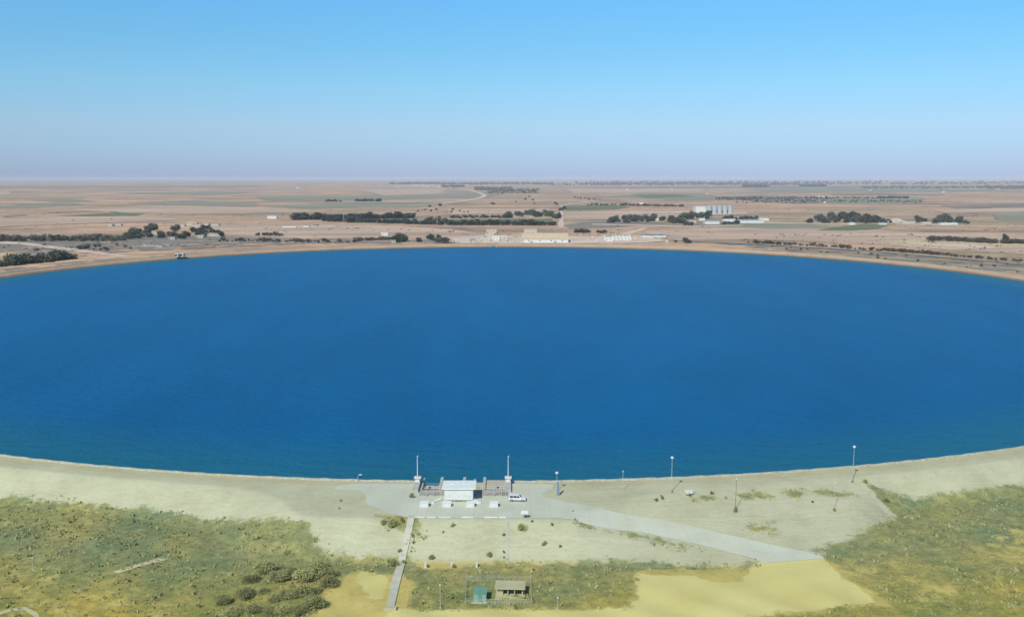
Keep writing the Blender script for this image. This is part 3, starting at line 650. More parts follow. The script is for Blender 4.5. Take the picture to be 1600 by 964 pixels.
# ------------------------------------------------------------------ buildings
def house(px, py, wpx, hm, depth, label, wall='white', roof='white_roof', style='flat', cat='house', group=None, name='house', rz=0, nwin=2, z=ZG, ridge=2.0, base_far=False, gable_front=False):
    x, y, _ = at(px, py, z); W = wpx*math.hypot(x, y)/F
    r = empty(name, (x, y, z), rz, label, cat, group)
    MB().box(-W/2, W/2, 0, depth, -.3, hm).build('wall', M[wall], r)
    m = MB(); o = .25
    if style == 'flat': m.box(-W/2-o, W/2+o, -o, depth+o, hm+.003, hm+.35)
    elif gable_front:
        m.add([(-W/2-o,-o,hm),(W/2+o,-o,hm),(0,-o,hm+ridge),(-W/2-o,depth+o,hm),(W/2+o,depth+o,hm),(0,depth+o,hm+ridge)], [(0,1,2),(3,5,4),(0,2,5,3),(1,4,5,2),(0,3,4,1)])
    else: m.xprism([(-o,hm),(depth/2,hm+ridge),(depth+o,hm)], -W/2-o, W/2+o)
    m.build('roof', M[roof], r)
    if nwin:
        for i in range(nwin):
            wx = -W/2+W*(i+.75)/(nwin+.5); MB().box(wx-.6, wx+.6, -.06, .05, hm*.4, hm*.4+1.2).build('window', M['glass'], r)
        MB().box(-W/2+W*.06, -W/2+W*.06+1.1, -.08, .05, 0, min(2.1, hm*.8)).build('door', M['dark'], r)
    return r
# the yellow-roofed hall
hx, hy, _ = at(853.5, 379.5); hw = 69*hy/F
h = empty('industrial_hall', (hx, hy, ZG), 0, 'long industrial hall with yellowish roof and white front behind the far bank', 'hall')
MB().box(-hw/2, hw/2, 0, 58, -.3, 5.2).build('wall', M['white'], h)
mb = MB(); mb.xprism([(-.6,5.2),(22,11.8),(44,11.8),(58.6,6)], -hw/2-.6, hw/2+.6); mb.build('roof', M['yellow_roof'], h)
for i in range(4): MB().box(-hw/2+6+i*16, -hw/2+8+i*16, -.1, .06, 2.6, 3.8).build('window', M['glass'], h)
for i in (0, 1): MB().box(-hw/2+9+i*34, -hw/2+12.5+i*34, -.14, .05, 0, 2.4).build('door', M['grey_roof'], h)
house(820.5, 374, 8.5, 7.5, 14, 'small white block attached in front of the left end of the yellow roofed hall', 'white', 'white_roof', cat='building', name='annex_building')
house(829, 366.5, 20, 7, 18, 'cream building rising behind the yellow roofed hall', 'cream', 'yellow_roof', 'gable', 'building', name='workshop', ridge=1.5)
# cream buildings left of it
for a in [(758,377.5,15,4,12,'low cream house nearest the bank at the left end of the yard','cream','white_roof'),
          (765,371,13,5,12,'cream house with yellowish roof behind the low cream house','cream','yellow_roof'),
          (774,376.5,12,6.5,10,'white two storey house in the middle of the bank side yard','white','white_roof'),
          (785,374,14,4.5,10,'cream flat house right of the white two storey house','cream','white_roof'),
          (797,378,10,3.5,9,'small pale house just left of the yellow roofed hall','cream','khaki'),
          (768,364.5,16,5,12,'cream long house farthest back in the bank side yard','cream','yellow_roof'),
          (738,378,8,3,8,'tiny pale hut at the left end of the bank side yard','cream','grey_roof'),
          (712,379,6,3,6,'tiny pale hut beside the trees left of the yard','white','white_roof'),
          (601,368.5,11,4.5,10,'white house standing among bushes left of the big round trees','white','white_roof'),
          (613.5,379.5,9,3,9,'small hut with dark grey roof by the far bank','cream','grey_roof'),
          (425,342,14,6,12,'white farmhouse at the left end of the shelter belt','white','white_roof'),
          (243,366,12,5,11,'cream house inside the left farm grove','cream','khaki'),
          (332,369.5,26,4,14,'long cream farm building right of the left grove','cream','khaki'),
          (312,372,10,3.5,9,'small cream shed beside the long cream farm building','cream','white_roof'),
          (268,374.5,9,3.5,9,'small grey roofed shed before the left grove','cream','grey_roof'),
          (1007,369.8,2,2.5,4,'tiny white kiosk at the end of the grey sheds','white','white_roof'),
          (1113,350.5,22,5.5,18,'pale green roofed shed at the left of the village','white','green_roof'),
          (1140,346.5,18,5,16,'white shed in the middle of the village','white','green_roof'),
          (1174,349,38,5.5,22,'long pale green roofed shed at the right of the village','white','green_roof'),
          (1194,345,14,5,14,'white shed at the right end of the village','white','white_roof'),
          (1062,345.5,9,5,10,'white house at the left edge of the village','white','white_roof'),
          (1073,342,8,5,10,'white house between the two village groves','white','white_roof'),
          (1083,348.5,10,4.5,10,'pale house near the round trees of the village','cream','white_roof'),
          (1097,345,9,5,10,'pale house under the grove before the silos','white','khaki'),
          (1026,345,7,5,9,'white house hidden in the grove left of the village','white','white_roof'),
          (1332,351.5,8,3.8,10,'small white shed before the large right grove','white','white_roof'),
          (1380,351.5,11,3,12,'low pale shed at the right end of the small green crop','white','green_roof'),
          (1420,349.5,18,3,10,'long low pale farm wall and shed right of the spoil heap','cream','white_roof'),
          (1448,350,14,3,10,'low pale shed between the right groves','cream','white_roof'),
          (1483,351.5,24,3.5,12,'long white shed in front of the small right grove','white','white_roof'),
          (1105,304,3,5,10,'tiny white house on the fields before the horizon belts','white','white_roof'),
          (1003,319.5,7,5,14,'white farmhouse in the distant hedge left of the silos','white','white_roof'),
          (1289,317.5,3,5,10,'tiny white house beside the distant orchards','white','white_roof'),
          (465,294,6,7,20,'tiny white house far off on the left fields','white','white_roof'),
          (452,356,20,2.2,6,'long low white wall like shed below the left farmhouse','white','white_roof'),
          (478,355,9,2.6,8,'small white shed with a bush right of the long low shed','white','grey_roof')]:
    house(a[0], a[1], a[2], a[3], a[4], a[5], a[6], a[7], 'gable' if a[7] in ('yellow_roof','grey_roof','green_roof') else 'flat', nwin=2 if a[1] > 360 else 0, ridge=1.2)
for i, px in enumerate((284, 296, 308, 322, 336, 300, 171, 183)):
    house(px, (354, 352.5, 354.5, 352, 353, 350.5, 353.5, 353)[i], 8+3*(i % 3), 3.5, 9, 'pale low house in the hamlet behind the left farm grove', 'town', 'town', group='hamlet behind the left grove', nwin=0)
# white gabled sheds right of the hall
house(951, 377.5, 14, 5.5, 12, 'white block at the left end of the gabled sheds', 'white', 'white_roof', cat='building', name='site_office')
for i, px in enumerate((958, 963.5, 969, 974.5, 980, 984.5)):
    house(px, 376+.3*math.sin(i*2), 4.4, 3.0, 16, 'narrow white shed with pointed gable in the row right of the yellow hall', 'white', 'white', 'gable', 'shed', 'white pointed sheds', 'gabled_shed', gable_front=True, ridge=4.6+.6*(i % 2), nwin=0)
for i in range(6):
    house(1006+i*6.3, 371+.25*i % .6, 5.6, 3.2, 26, 'grey roofed low store in the row behind the gabled sheds', 'white', 'grey_roof', 'gable', 'shed', 'grey low stores', 'storage_shed', ridge=1.2, nwin=0)
for i, (px, py) in enumerate(((918,376),(926,373),(932,377),(938,374),(944,371),(992,373),(1030,377),(1042,379.5),(880,368))):
    house(px, py, 3+(i % 3), 2.6, 5, 'tiny pale hut scattered on the yard right of the yellow hall', 'cream', 'white_roof', group='tiny huts on the yard', name='hut', nwin=0)
# silos
g = house(1095.5, 333.5, 17, 17, 34, 'white warehouse beside the grain silos', 'white', 'white_roof', cat='building', name='warehouse', nwin=0)
for i in range(5):
    for j in range(2):
        x, y, _ = at(1108+i*8.2, 334); rr = 5.6*2383/F*.68*.9
        s = empty('grain_silo', (x, y+j*16, ZG), 0, 'tall pale steel grain silo in the double row beside the white warehouse', 'silo', 'grain silos')
        MB().tube((0,0,-.3), (0,0,19), rr, rr, 24).build('silo_body', M['steel'], s, smooth=False)
        MB().tube((0,0,19.01), (0,0,21.5), rr*1.02, .6, 24).build('silo_roof', M['steel'], s)
# distant town on the horizon
for i in range(46):
    px = random.choice([random.gauss(645, 18), random.gauss(695, 22), random.uniform(560, 1150)]); py = random.uniform(287.5, 291.5) + (1.5 if px < 720 else 0)
    house(px, py, random.uniform(2, 6), random.uniform(5, 12), 20, 'tiny pale building in the hazy town along the horizon', 'town', 'town', group='town on the horizon', name='town_building', nwin=0)
for px, py in ((1280,308.5),(1287,309),(1297,309),(1560,296),(1475,301),(1360,298),(980,297),(1050,296.5)):
    house(px, py, 3, 6, 15, 'tiny white farmhouse on the far right fields', 'white', 'white_roof', group='tiny farmhouses on the far right fields', name='farmhouse', nwin=0)
# spoil heap
x, y, _ = at(1400, 347.5); vs = []; fs = []; k = 28
for i in range(7):
    for j in range(k):
        a = 2*math.pi*j/k; rr = 24*(1-i/7)*(1+.12*math.sin(3*a+i)); vs.append((rr*math.cos(a), rr*.8*math.sin(a), -.2+10*(i/7)**.9*(1+.1*math.sin(5*a))))
for i in range(6):
    for j in range(k): fs.append((i*k+j, i*k+(j+1) % k, (i+1)*k+(j+1) % k, (i+1)*k+j))
fs.append(tuple(range(6*k, 7*k)))
mb = MB(); mb.add(vs, fs); o = mb.build('spoil_heap', mat('spoil', (.55,.50,.42), (.44,.39,.32), .15, .95, .4), smooth=True); o.location = (x, y, ZG)
tag(o, 'pale heap of spoil between the large right grove and the right farm', 'heap')

# ------------------------------------------------------------------ vehicles
def make_car(paint='carw'):
    root = bpy.data.objects.new('parked_car', None); COL.objects.link(root)
    # side profile (length along x, 4.7 m), lofted across the width
    prof = [(-2.3,.45),(-2.34,.85),(-2.25,1.02),(-2.05,1.62),(-1.75,1.72),(.35,1.70),(.62,1.62),(1.15,1.08),(2.05,.98),(2.3,.82),(2.34,.45)]
    b = MB(); n_ = len(prof); ys = [(-.9,.0),(-.86,1),(-.70,1)]
    rows_ = []
    for yy, ins in ((-.92,0),(-.90,1),(.90,1),(.92,0)):
        rw = []
        for x, z in prof:
            k = 0 if z < 1.05 else .17*(z-1.0)/.7; zz = min(z, 1.06) if ins == 0 else z
            rw.append((x, math.copysign(abs(yy)-k, yy), zz))
        rows_.append(rw)
    vs = [p for rw in rows_ for p in rw]; fs = []
    for r in range(3):
        for i in range(n_-1): fs.append((r*n_+i, r*n_+i+1, (r+1)*n_+i+1, (r+1)*n_+i))
    fs += [tuple(range(n_)), tuple(range(3*n_, 4*n_))[::-1], (0, n_, 2*n_, 3*n_), (n_-1, 2*n_-1, 3*n_-1, 4*n_-1)]
    b.add(vs, fs); b.build('body', M[paint], root, bevel=.05)
    for sy in (-1, 1):
        for x0, x1 in ((-1.95,-1.1),(-1.0,-.15),(-.05,.75)):
            g = MB(); yb = .915*sy; yt = .80*sy
            xa = x0; xb = x1; xbt = min(x1, .45)
            g.add([(xa,yb,1.10),(xb,yb,1.10),(xbt,yt,1.58),(xa+.08,yt,1.58),(xa,yb-.04*sy,1.10),(xb,yb-.04*sy,1.10),(xbt,yt-.04*sy,1.58),(xa+.08,yt-.04*sy,1.58)],
                  [(0,1,2,3),(4,7,6,5),(0,4,5,1),(1,5,6,2),(2,6,7,3),(3,7,4,0)]).build('side_window', M['glass'], root)
    MB().add([(1.17,-.75,1.10),(1.17,.75,1.10),(.66,.66,1.62),(.66,-.66,1.62),(1.13,-.75,1.07),(1.13,.75,1.07),(.62,.66,1.59),(.62,-.66,1.59)],
             [(0,1,2,3),(4,7,6,5),(0,4,5,1),(1,5,6,2),(2,6,7,3),(3,7,4,0)]).build('windscreen', M['glass'], root)
    for wx in (-1.45, 1.45):
        for sy in (-1, 1):
            wq = MB().tube((wx,.72*sy,.36), (wx,.95*sy,.36), .36, .36, 18).build('wheel', M['tyre'], root)
            MB().tube((wx,.951*sy,.36), (wx,.97*sy,.36), .2, .18, 12).build('rim', M['steel'], wq)
    for sy in (-.62, .62): MB().box(2.28, 2.37, sy-.18, sy+.18, .68, .84).build('headlight', M['lampw'], root)
    for sy in (-.7, .7): MB().box(-2.38, -2.28, sy-.1, sy+.1, .8, 1.0).build('tail_light', M['red'], root)
    return root
car = make_car(); x, y, z = hit(808, 782); car.location = (x, y, ZC+.05); car.rotation_euler = (0, 0, R_(-3))
tag(car, 'white estate car parked beside the intake house on the crest yard', 'car')
def far_car(px, py, lab, grp, paint=None, rz=None):
    c = copy_tree(car); x, y, z = at(px, py); c.location = (x, y, float(height(x, y))+.12); c.rotation_euler = (0, 0, rz if rz is not None else random.uniform(-.4, .4))
    c.pop('group', None); c['label'] = lab; c['group'] = grp; c.scale = (1.25,)*3
for px, py in ((227,385),(231,385.2),(236,385.3),(240,385),(247,386),(251,387.5),(262,384.5),(275,384.8)):
    far_car(px, py, 'white vehicle parked in the line along the road before the left farm', 'white vehicles by the left road')
rc = make_car('red'); x, y, _ = at(289, 385.2); rc.location = (x, y, float(height(x, y))+.12); rc.scale = (1.2,)*3
tag(rc, 'small red vehicle at the right end of the line before the left farm', 'car')

# ------------------------------------------------------------------ intake works on the near crest
def P(px, py, z=ZC): return at(px, py, z)
X = lambda px, py=775: at(px, py, ZC)[0]
Y = lambda py: at(718, py, ZC)[1]
YW = CY-math.sqrt((RW+7)**2-(X(718)-CX)**2)      # rim of the crest on this axis
it = empty('intake_structure', (0, 0, 0), 0, 'concrete intake works on the crest with deck, piers and railings jutting into the water', 'intake works')
M_ = M['concrete']
xs0, xs1 = X(655), X(793)
MB().box(xs0, xs1, Y(775), YDK, ZC-1.5, ZC+.35).build('deck', mat('deck_concrete', (.42,.41,.34), (.33,.32,.27), .7, .9), it)
MB().box(X(757,760)+.5, X(793,760)-.5, YDK+.01, YW+1.2, ZC-3.5, ZC+.22).build('bay_slab', mat('bay_concrete', (.52,.48,.36), (.43,.40,.30), .5, .9), it)
MB().box(XL0-.4, XL0, YDK+.01, YW+3, -2, ZC+.3).build('bay_wall', M_, it)
MB().box(XL0+.01, XL1-.01, YDK+.01, YDK+.35, -2, ZC-.1).build('bay_wall', M['wet_shade'], it)
for q in range(2): MB().box(XL0+.01, XL1+.3, YDK+3.2+q*3.4, YDK+3.6+q*3.4, ZC-.5-q*.9, ZC-.15-q*.9).build('cross_beam', M_, it)
MB().box(XL0, XL1+.4, YW+1.2, YW+1.6, -1.5, ZC-1.7).build('sill_wall', M['white'], it)
for px in (689.5, 725, 757):
    x = X(px, 757); MB().box(x-.42, x+.42, YDK+.02, YW+2.6, -2.5, ZC+.7).build('pier', M_, it, bevel=.06)
x = X(741, 757); MB().box(x-.25, x+.25, YDK+.03, YW+1.8, -2.5, ZC+.4).build('pier', M_, it)
# trash screen in the left bay
m = MB()
for i in range(22):
    x = XL0+.3+(XL1-XL0-.6)*i/21; m.tube((x, YDK+7.8, ZC-.4), (x, YW+1.3, -1.6), .05, n=5)
m.build('trash_screen', M['steel'], it)
m = MB()   # railings of the deck
for (xa, xb, yy) in ((X(664), X(690), YDK-.2), (X(746), X(790), YDK-.2), (X(664), X(690), Y(775)+.2), (X(760), X(790), Y(775)+.2)):
    k = max(2, int((xb-xa)/1.4))
    for i in range(k+1): x = xa+(xb-xa)*i/k; m.tube((x, yy, ZC+.35), (x, yy, ZC+1.4), .035, n=5)
    for zz in (ZC+.9, ZC+1.38): m.tube((xa, yy, zz), (xb, yy, zz), .03, n=5)
m.build('railing', M['steel'], it)
for px, side in ((691, -1), (739, 1)):   # splayed ramps each side of the house
    xa = X(px+side*1.5); pts = [(xa, Y(779)), (xa+side*.5, Y(781.5)), (xa+side*2.2, Y(787)), (xa+side*1.6, Y(787.5)), (xa-side*.4, Y(782.5))]
    MB().prism(pts, ZC, ZC+.55).build('splayed_wing', M['white'], it)
# gate house with flat roof
gy = Y(784); gx0, gx1 = X(695.5, 780), X(739.5, 780)
gh = empty('gate_house', ((gx0+gx1)/2, gy, ZC), 0, 'white flat roofed gate house standing on the intake deck at the water edge', 'gate house')
W = gx1-gx0; D = 5.9; H = 3.55
MB().box(-W/2, W/2, 0, D, .5, H).build('wall', M['white'], gh, bevel=.04)
MB().box(-W/2-.75, W/2+.75, -.35, D+.5, H+.003, H+.32).build('roof', M['white_roof'], gh, bevel=.04)
MB().box(-W/2+.3, W/2-.3, .35, D-.2, .0, .497).build('shade_plinth', M['wet_shade'], gh)  # dark block paints the shadow line under the raised wall
for xx in (-W/2+.2, -W/6, W/6, W/2-.5): MB().box(xx, xx+.3, .05, .34, 0, .497).build('foot', M_, gh)
for xx in (-3.0, 0, 3.0): MB().box(xx-.5, xx+.5, -.05, .05, 1.75, 2.35).build('window', M['white_roof'], gh)
MB().box(W/2-.05, W/2+.06, 2.5, 3.5, .85, 2.85).build('door', M['teal'], gh)
for q in range(2): MB().box(-2.2+3.2*q, -1.6+3.2*q, 3.5, 4.1, H+.32, H+.6).build('roof_vent', M['white'], gh)
# white cabinets before the works
for px, wpx, lab in ((662.5, 12, 'white concrete cabinet before the left end of the intake deck'), (698, 12, 'white cabinet before the left front corner of the gate house'),
                     (735, 11, 'white cabinet before the right front corner of the gate house'), (771.5, 12, 'white concrete cabinet before the right end of the intake deck')):
    x, y, z = at(px, 792, ZC+.05); c = empty('control_cabinet', (x, y, z), 0, lab, 'cabinet', 'white cabinets before the intake')
    ww = wpx*.19
    MB().box(-ww/2, ww/2, 0, 1.6, -.05, 1.05).build('cabinet_body', M['white'], c, bevel=.03)
    MB().box(-ww/2-.08, ww/2+.08, -.08, 1.68, 1.053, 1.15).build('lid', M['white_roof'], c)
    MB().box(-.45, .45, -.035, .02, .12, .9).build('door', M['lampw'], c)
# hoist frames behind the outer cabinets
for px, lab in ((672, 'grey steel hoist frame over the left bay of the intake'), (778, 'grey steel hoist frame over the right end of the intake deck')):
    x, y, z = at(px, 774, ZC+.35); g = empty('hoist_frame', (x, y, z), 0, lab, 'hoist')
    for sx in (-1.0, 1.0): MB().tube((sx, 0, 0), (sx, 0, 2.6), .09, n=6).build('leg', M['steel'], g)
    MB().box(-1.15, 1.15, -.09, .09, 2.6, 2.8).build('beam', M['steel'], g)
    MB().box(-.25, .25, -.2, .2, 2.15, 2.59).build('winch', M['dark'], g)
# end towers with masts
for px, top, lab, ml in ((651.5, 711, 'left stout concrete end tower of the intake', 'tall thin light mast rising from the left end tower'),
                     (794, 711, 'right stout concrete end tower of the intake', 'tall thin light mast rising from the right end tower')):
    x = X(px, 760); t = empty('end_tower', (x, Y(767), ZC), 0, lab, 'tower')
    MB().box(-.85, .85, -1.2, YW-Y(767)+1.4, -2.5, .9).build('base_wall', M_, t, bevel=.06)
    MB().box(-.65, .65, YW-Y(767)-2.6, YW-Y(767)-1.0, .903, 2.0).build('pillar', M['white'], t, bevel=.05)
    MB().box(-.95, .95, YW-Y(767)-2.85, YW-Y(767)-.75, 2.003, 2.15).build('cap', M['white'], t)
    s = empty('light_mast', (x, YW-1.8, ZC+2.15), 0, ml, 'mast')
    MB().tube((0,0,0), (0,0,6.2), .13, .08, 10).build('pole', M['lampw'], s)
    MB().box(-.2, .2, -.2, .2, 0, .25).build('foot_plate', M['steel'], s)
    MB().tube((0,0,6.2), (.35,-.1,6.3), .09, .07, 8).build('lamp_head', M['lampw'], s)
# lamp posts
def lamp_post(px, pyb, pyt, label, head='round', r=.07, mat_='steel'):
    x, y, z = hit(px, pyb); dist = math.hypot(x, y); hh = (pyb-pyt)*math.sqrt(dist*dist+(CAMH-z)**2)/F/math.cos(math.atan((CAMH-z)/dist))
    o = empty('lamp_post', (x, y, z), 0, label, 'lamp post')
    MB().tube((0,0,-.2), (0,0,hh), r*1.2, r*.75, 8).build('pole', M[mat_], o)
    MB().box(-.22, .22, -.22, .22, -.1, .18).build('foot_plate', M['concrete'], o)
    if head == 'round':
        m = MB()
        for k in range(6):
            z0, z1 = hh-.1+k*.12, hh-.1+(k+1)*.12; f = lambda q: .42*math.sqrt(max(0, 1-(q/3-1)**2))+.05
            m.tube((0,0,z0), (0,0,z1), f(k), f(k+1), 12)
        m.build('lamp_head', M['lampw'], o, smooth=True)
    elif head == 'arm':
        a = MB().tube((0,0,hh-.02), (.5,0,hh+.35), .05, n=6).build('arm', M[mat_], o)
        MB().box(.35, 1.3, -.2, .2, hh+.34, hh+.5).build('lamp_head', M['lampw'], o, bevel=.05)
    else: MB().tube((0,0,hh-.01), (0,0,hh+.3), .16, .1, 8).build('lamp_head', M['lampw'], o)
    return o
lamp_post(559, 752.5, 744, 'short lamp post with curved arm on the rim left of the yard', 'arm', .06)
lamp_post(870, 766, 741, 'short lamp post beside the leaning panel', 'round', .06)
lamp_post(973, 766, 738, 'slim lamp post second from the leaning panel', 'small', .07)
lamp_post(1049, 767, 719, 'tall lamp post with round head right of the slim one', 'round', .08)
lamp_post(1332, 751, 704, 'rightmost tall lamp post with round head near the bank crease', 'round', .08)
lamp_post(1149, 797, 752, 'thin brownish pole between the scrub patches', 'small', .06, 'bark')
lamp_post(1303, 796, 758, 'thin pale pole beside the rightmost scrub patch', 'small', .05, 'cream')
lamp_post(871.5, 952, 936, 'low white post lamp right of the fenced compound', 'small', .06)
lamp_post(688, 949, 918, 'thin pale pole left of the fenced compound', 'small', .05, 'cream')
lamp_post(52, 890, 875, 'thin pale pole among the scrub at the far left', 'small', .05, 'cream')
# leaning panel
x, y, z = at(872.5, 774, ZC); p = empty('leaning_panel', (x, y, z), 0, 'tall bluish grey panel standing upright at the yard edge', 'panel')
MB().add([(-.45,-.1,0),(.35,-.1,0),(.15,.5,3.9),(-.35,.5,3.9),(-.45,.02,0),(.35,.02,0),(.15,.62,3.9),(-.35,.62,3.9)], [(0,1,2,3),(4,7,6,5),(0,4,5,1),(1,5,6,2),(2,6,7,3),(3,7,4,0)]).build('sheet', M['panel'], p)
MB().tube((0,1.9,0), (-.1,.5,3.2), .06, n=6).build('strut', M['steel'], p)
# sign board on the yard edge
x, y, z = hit(819.5, 809.5); s = empty('sign_board', (x, y, z), 0, 'small white board on a post at the front edge of the yard', 'sign')
MB().tube((.35,0,-.1), (.35,0,1.3), .07, n=6).build('post', M['dark'], s)
MB().add([(-1.0,-.5,1.3),(.95,-.5,1.3),(.8,.6,1.75),(-.7,.6,1.75),(-1.0,-.5,1.38),(.95,-.5,1.38),(.8,.6,1.83),(-.7,.6,1.83)], [(0,3,2,1),(4,5,6,7),(0,1,5,4),(1,2,6,5),(2,3,7,6),(3,0,4,7)]).build('board', M['white'], s)
# small white rig at the right
x, y, z = hit(1077, 773); s = empty('trailer', (x, y, z), .3, 'small white trailer on the slope right of the tall lamp post', 'trailer')
MB().box(-1.1, .8, -.6, .6, .45, 1.3).build('body', M['white'], s, bevel=.05)
MB().tube((.8,0,.55), (2.1,0,.5), .05, n=6).build('drawbar', M['dark'], s)
for sy in (-.68, .68): MB().tube((-.2,sy-.08,.3), (-.2,sy+.08,.3), .3, n=14).build('wheel', M['tyre'], s)
SANDP = mat('path_sand', (.60,.57,.34), (.52,.48,.27), .5, .95)
ribbon('dirt_path', wpoly([(176,893.5),(200,886),(222,879.5),(246,872)]), wpoly([(186,895.5),(207,888.5),(230,882),(262,874)]), SANDP, .09, 20, 2)
ribbon('dirt_path', wpoly([(-20,962),(20,950),(40,948),(60,958),(66,975)]), wpoly([(-20,968),(20,955),(38,953),(52,962),(56,975)]), SANDP, .09, 20, 2)
# kerb pieces on the yard's outer edge
for i, (a, b) in enumerate(((646,664),(667,681),(686,704),(721,740),(757,778),(780,791))):
    x0, y0, _ = at(a, 808.6, ZC); x1, _, _ = at(b, 808.6, ZC)
    o = MB().box(x0, x1, y0-.2, y0+.2, ZC+.03, ZC+.32).build('kerb_block', M['white'], bevel=.03)
    tag(o, 'pale kerb length along the front edge of the yard', 'kerb', 'kerb lengths on the yard edge')
# ramped concrete walk down the slope on the left, narrow stair on the right
tag(ribbon('pipe_duct', wpoly([(638,809),(632,835),(624,868),(610,915),(604,950)]), wpoly([(648,809),(643,835),(635,868),(624,915),(615,952)]), mat('duct_concrete', (.57,.58,.45), (.48,.49,.38), .6, .9, .2), .28, 70, 4, kind=None, thick=.5),
    'long straight concrete duct running down the slope left of centre', 'duct')
x, y, z = hit(611, 952)
tag(MB().box(x-1.5, x+1.2, y-.5, y+.9, z-.2, z+.55).build('duct_chamber', M['khaki'], bevel=.04), 'square concrete chamber at the foot of the long duct', 'chamber')
tag(ribbon('slope_stair', wpoly([(792.2,811),(792,850),(791.5,880)]), wpoly([(795,811),(795,850),(795,880)]), M['concrete'], .1, 60, 1, kind=None, thick=.3),
    'narrow concrete stair strip running straight down the slope right of centre', 'stair')
for px in (665, 706, 745):
    x, y, z = hit(px, 885.5); m = empty('marker_post', (x, y, z), 0, 'short white marker post at the foot of the embankment', 'marker post', 'white marker posts below the slope')
    MB().box(-.22, .22, -.22, .22, -.1, 1.05).build('post', M['white'], m, bevel=.03)
    MB().box(-.3, .3, -.3, .3, 1.053, 1.15).build('cap', M['white'], m)
# fenced compound
FC = [hit(729, 908)[:2], hit(829, 908)[:2], hit(831, 945)[:2], hit(727, 943)[:2]]
f = empty('compound_fence', (0, 0, 0), 0, 'low wire fence on pale posts around the two small huts', 'fence'); wire = MB(); kp = []
for i in range(4):
    a = np.array(FC[i]); b = np.array(FC[(i+1) % 4]); L = np.hypot(*(b-a)); k = int(L/2.4)
    for j in range(k):
        p = a+(b-a)*j/k; z = float(height(*p)); kp.append((p[0], p[1], z))
for p in kp: MB().tube((p[0],p[1],p[2]-.2), (p[0],p[1],p[2]+1.35), .05, n=6).build('post', M['steel'], f)
for i in range(len(kp)):
    a = kp[i]; b = kp[(i+1) % len(kp)]
    for hh in (.25, .6, .95, 1.3): wire.tube((a[0],a[1],a[2]+hh), (b[0],b[1],b[2]+hh), .016, n=4)
wire.build('wire', M['steel'], f)
x, y, z = hit(750, 940); q = .166
hut = empty('green_hut', (x, y, z-.05), R_(-2), 'small pale green hut with teal roof inside the fence', 'hut')
MB().box(-1.4, 1.4, 0, 2.5, -.2, 2.1).build('wall', M['teal'], hut, bevel=.03)
MB().xprism([(-.2,2.103),(2.75,2.25),(2.75,2.38),(-.2,2.23)], -1.55, 1.55).build('roof', M['tealroof'], hut)
MB().box(-.45, .45, -.05, .03, 0, 1.75).build('door', M['tealroof'], hut)
MB().box(-1.9, 1.9, -1.0, 0, -.2, .12).build('step', M['khaki'], hut)
x, y, z = hit(797, 931)
sh = empty('open_shelter', (x, y, z-.02), R_(-3), 'khaki flat roofed open fronted shelter beside the green hut', 'shelter')
MB().box(-3.3, 3.3, -1.2, 3.9, -.2, .1).build('floor_slab', M['khaki'], sh)
MB().box(-2.9, -1.6, .4, 3.4, .1, 1.7).build('wall', M['khaki'], sh); MB().box(-1.6, 3.0, 3.0, 3.4, .1, 1.7).build('wall', M['khaki'], sh); MB().box(2.6, 2.9, .4, 2.99, .1, 1.7).build('wall', M['khaki'], sh)
for xx in (-.6, .9): MB().box(xx, xx+.2, .1, .3, .1, 1.7).build('post', M['khaki'], sh)
MB().box(-3.5, 3.4, -.3, 3.9, 1.703, 1.95).build('roof', M['khaki'], sh, bevel=.03)
x, y, z = hit(640+100, 941); 
# huts and jetty on the far bank, left
for px, py, lab in ((276, 401, 'left one of the two tiny white huts on the far bank'), (284, 400.5, 'right one of the two tiny white huts on the far bank')):
    x, y, z = at(px, py, ZC); house(px, py, 5, 2.6, 5, lab, 'town', 'white_roof', name='pump_hut', z=ZC-.1, nwin=1)
x, y, z = at(246, 405, 1.0); j = MB().box(-4, 4, -5, 3, -3, 1.2).build('jetty', M['wet_shade'], bevel=.1); j.location = (x, y, 0)
tag(j, 'short dark stub jetty at the left part of the far bank', 'jetty')
# power pylons, faint on the plain
for px, py, hp in ((537, 350, 17), (75, 378, 22), (683, 352.5, 14)):
    x, y, z = at(px, py); hm = hp*y/F; t = empty('power_pylon', (x, y, z), 0, 'thin grey lattice power pylon on the far plain', 'pylon', 'power pylons')
    m = MB()
    for sx in (-1, 1):
        for sy in (-1, 1): m.tube((sx*1.6, sy*1.6, -.2), (sx*.25, sy*.25, hm), .09, n=4)
    for k in range(6):
        a = 1.6-1.35*k/6; b = 1.6-1.35*(k+1)/6; z0 = hm*k/6; z1 = hm*(k+1)/6
        m.tube((-a,-a,z0), (b,-b,z1), .06, n=4); m.tube((a,-a,z0), (-b,-b,z1), .06, n=4)
    m.build('lattice', M['steel'], t)
    m = MB()
    for k in (.75, .88): m.tube((-3.2,0,hm*k), (3.2,0,hm*k), .1, n=4)
    m.build('cross_arm', M['steel'], t)

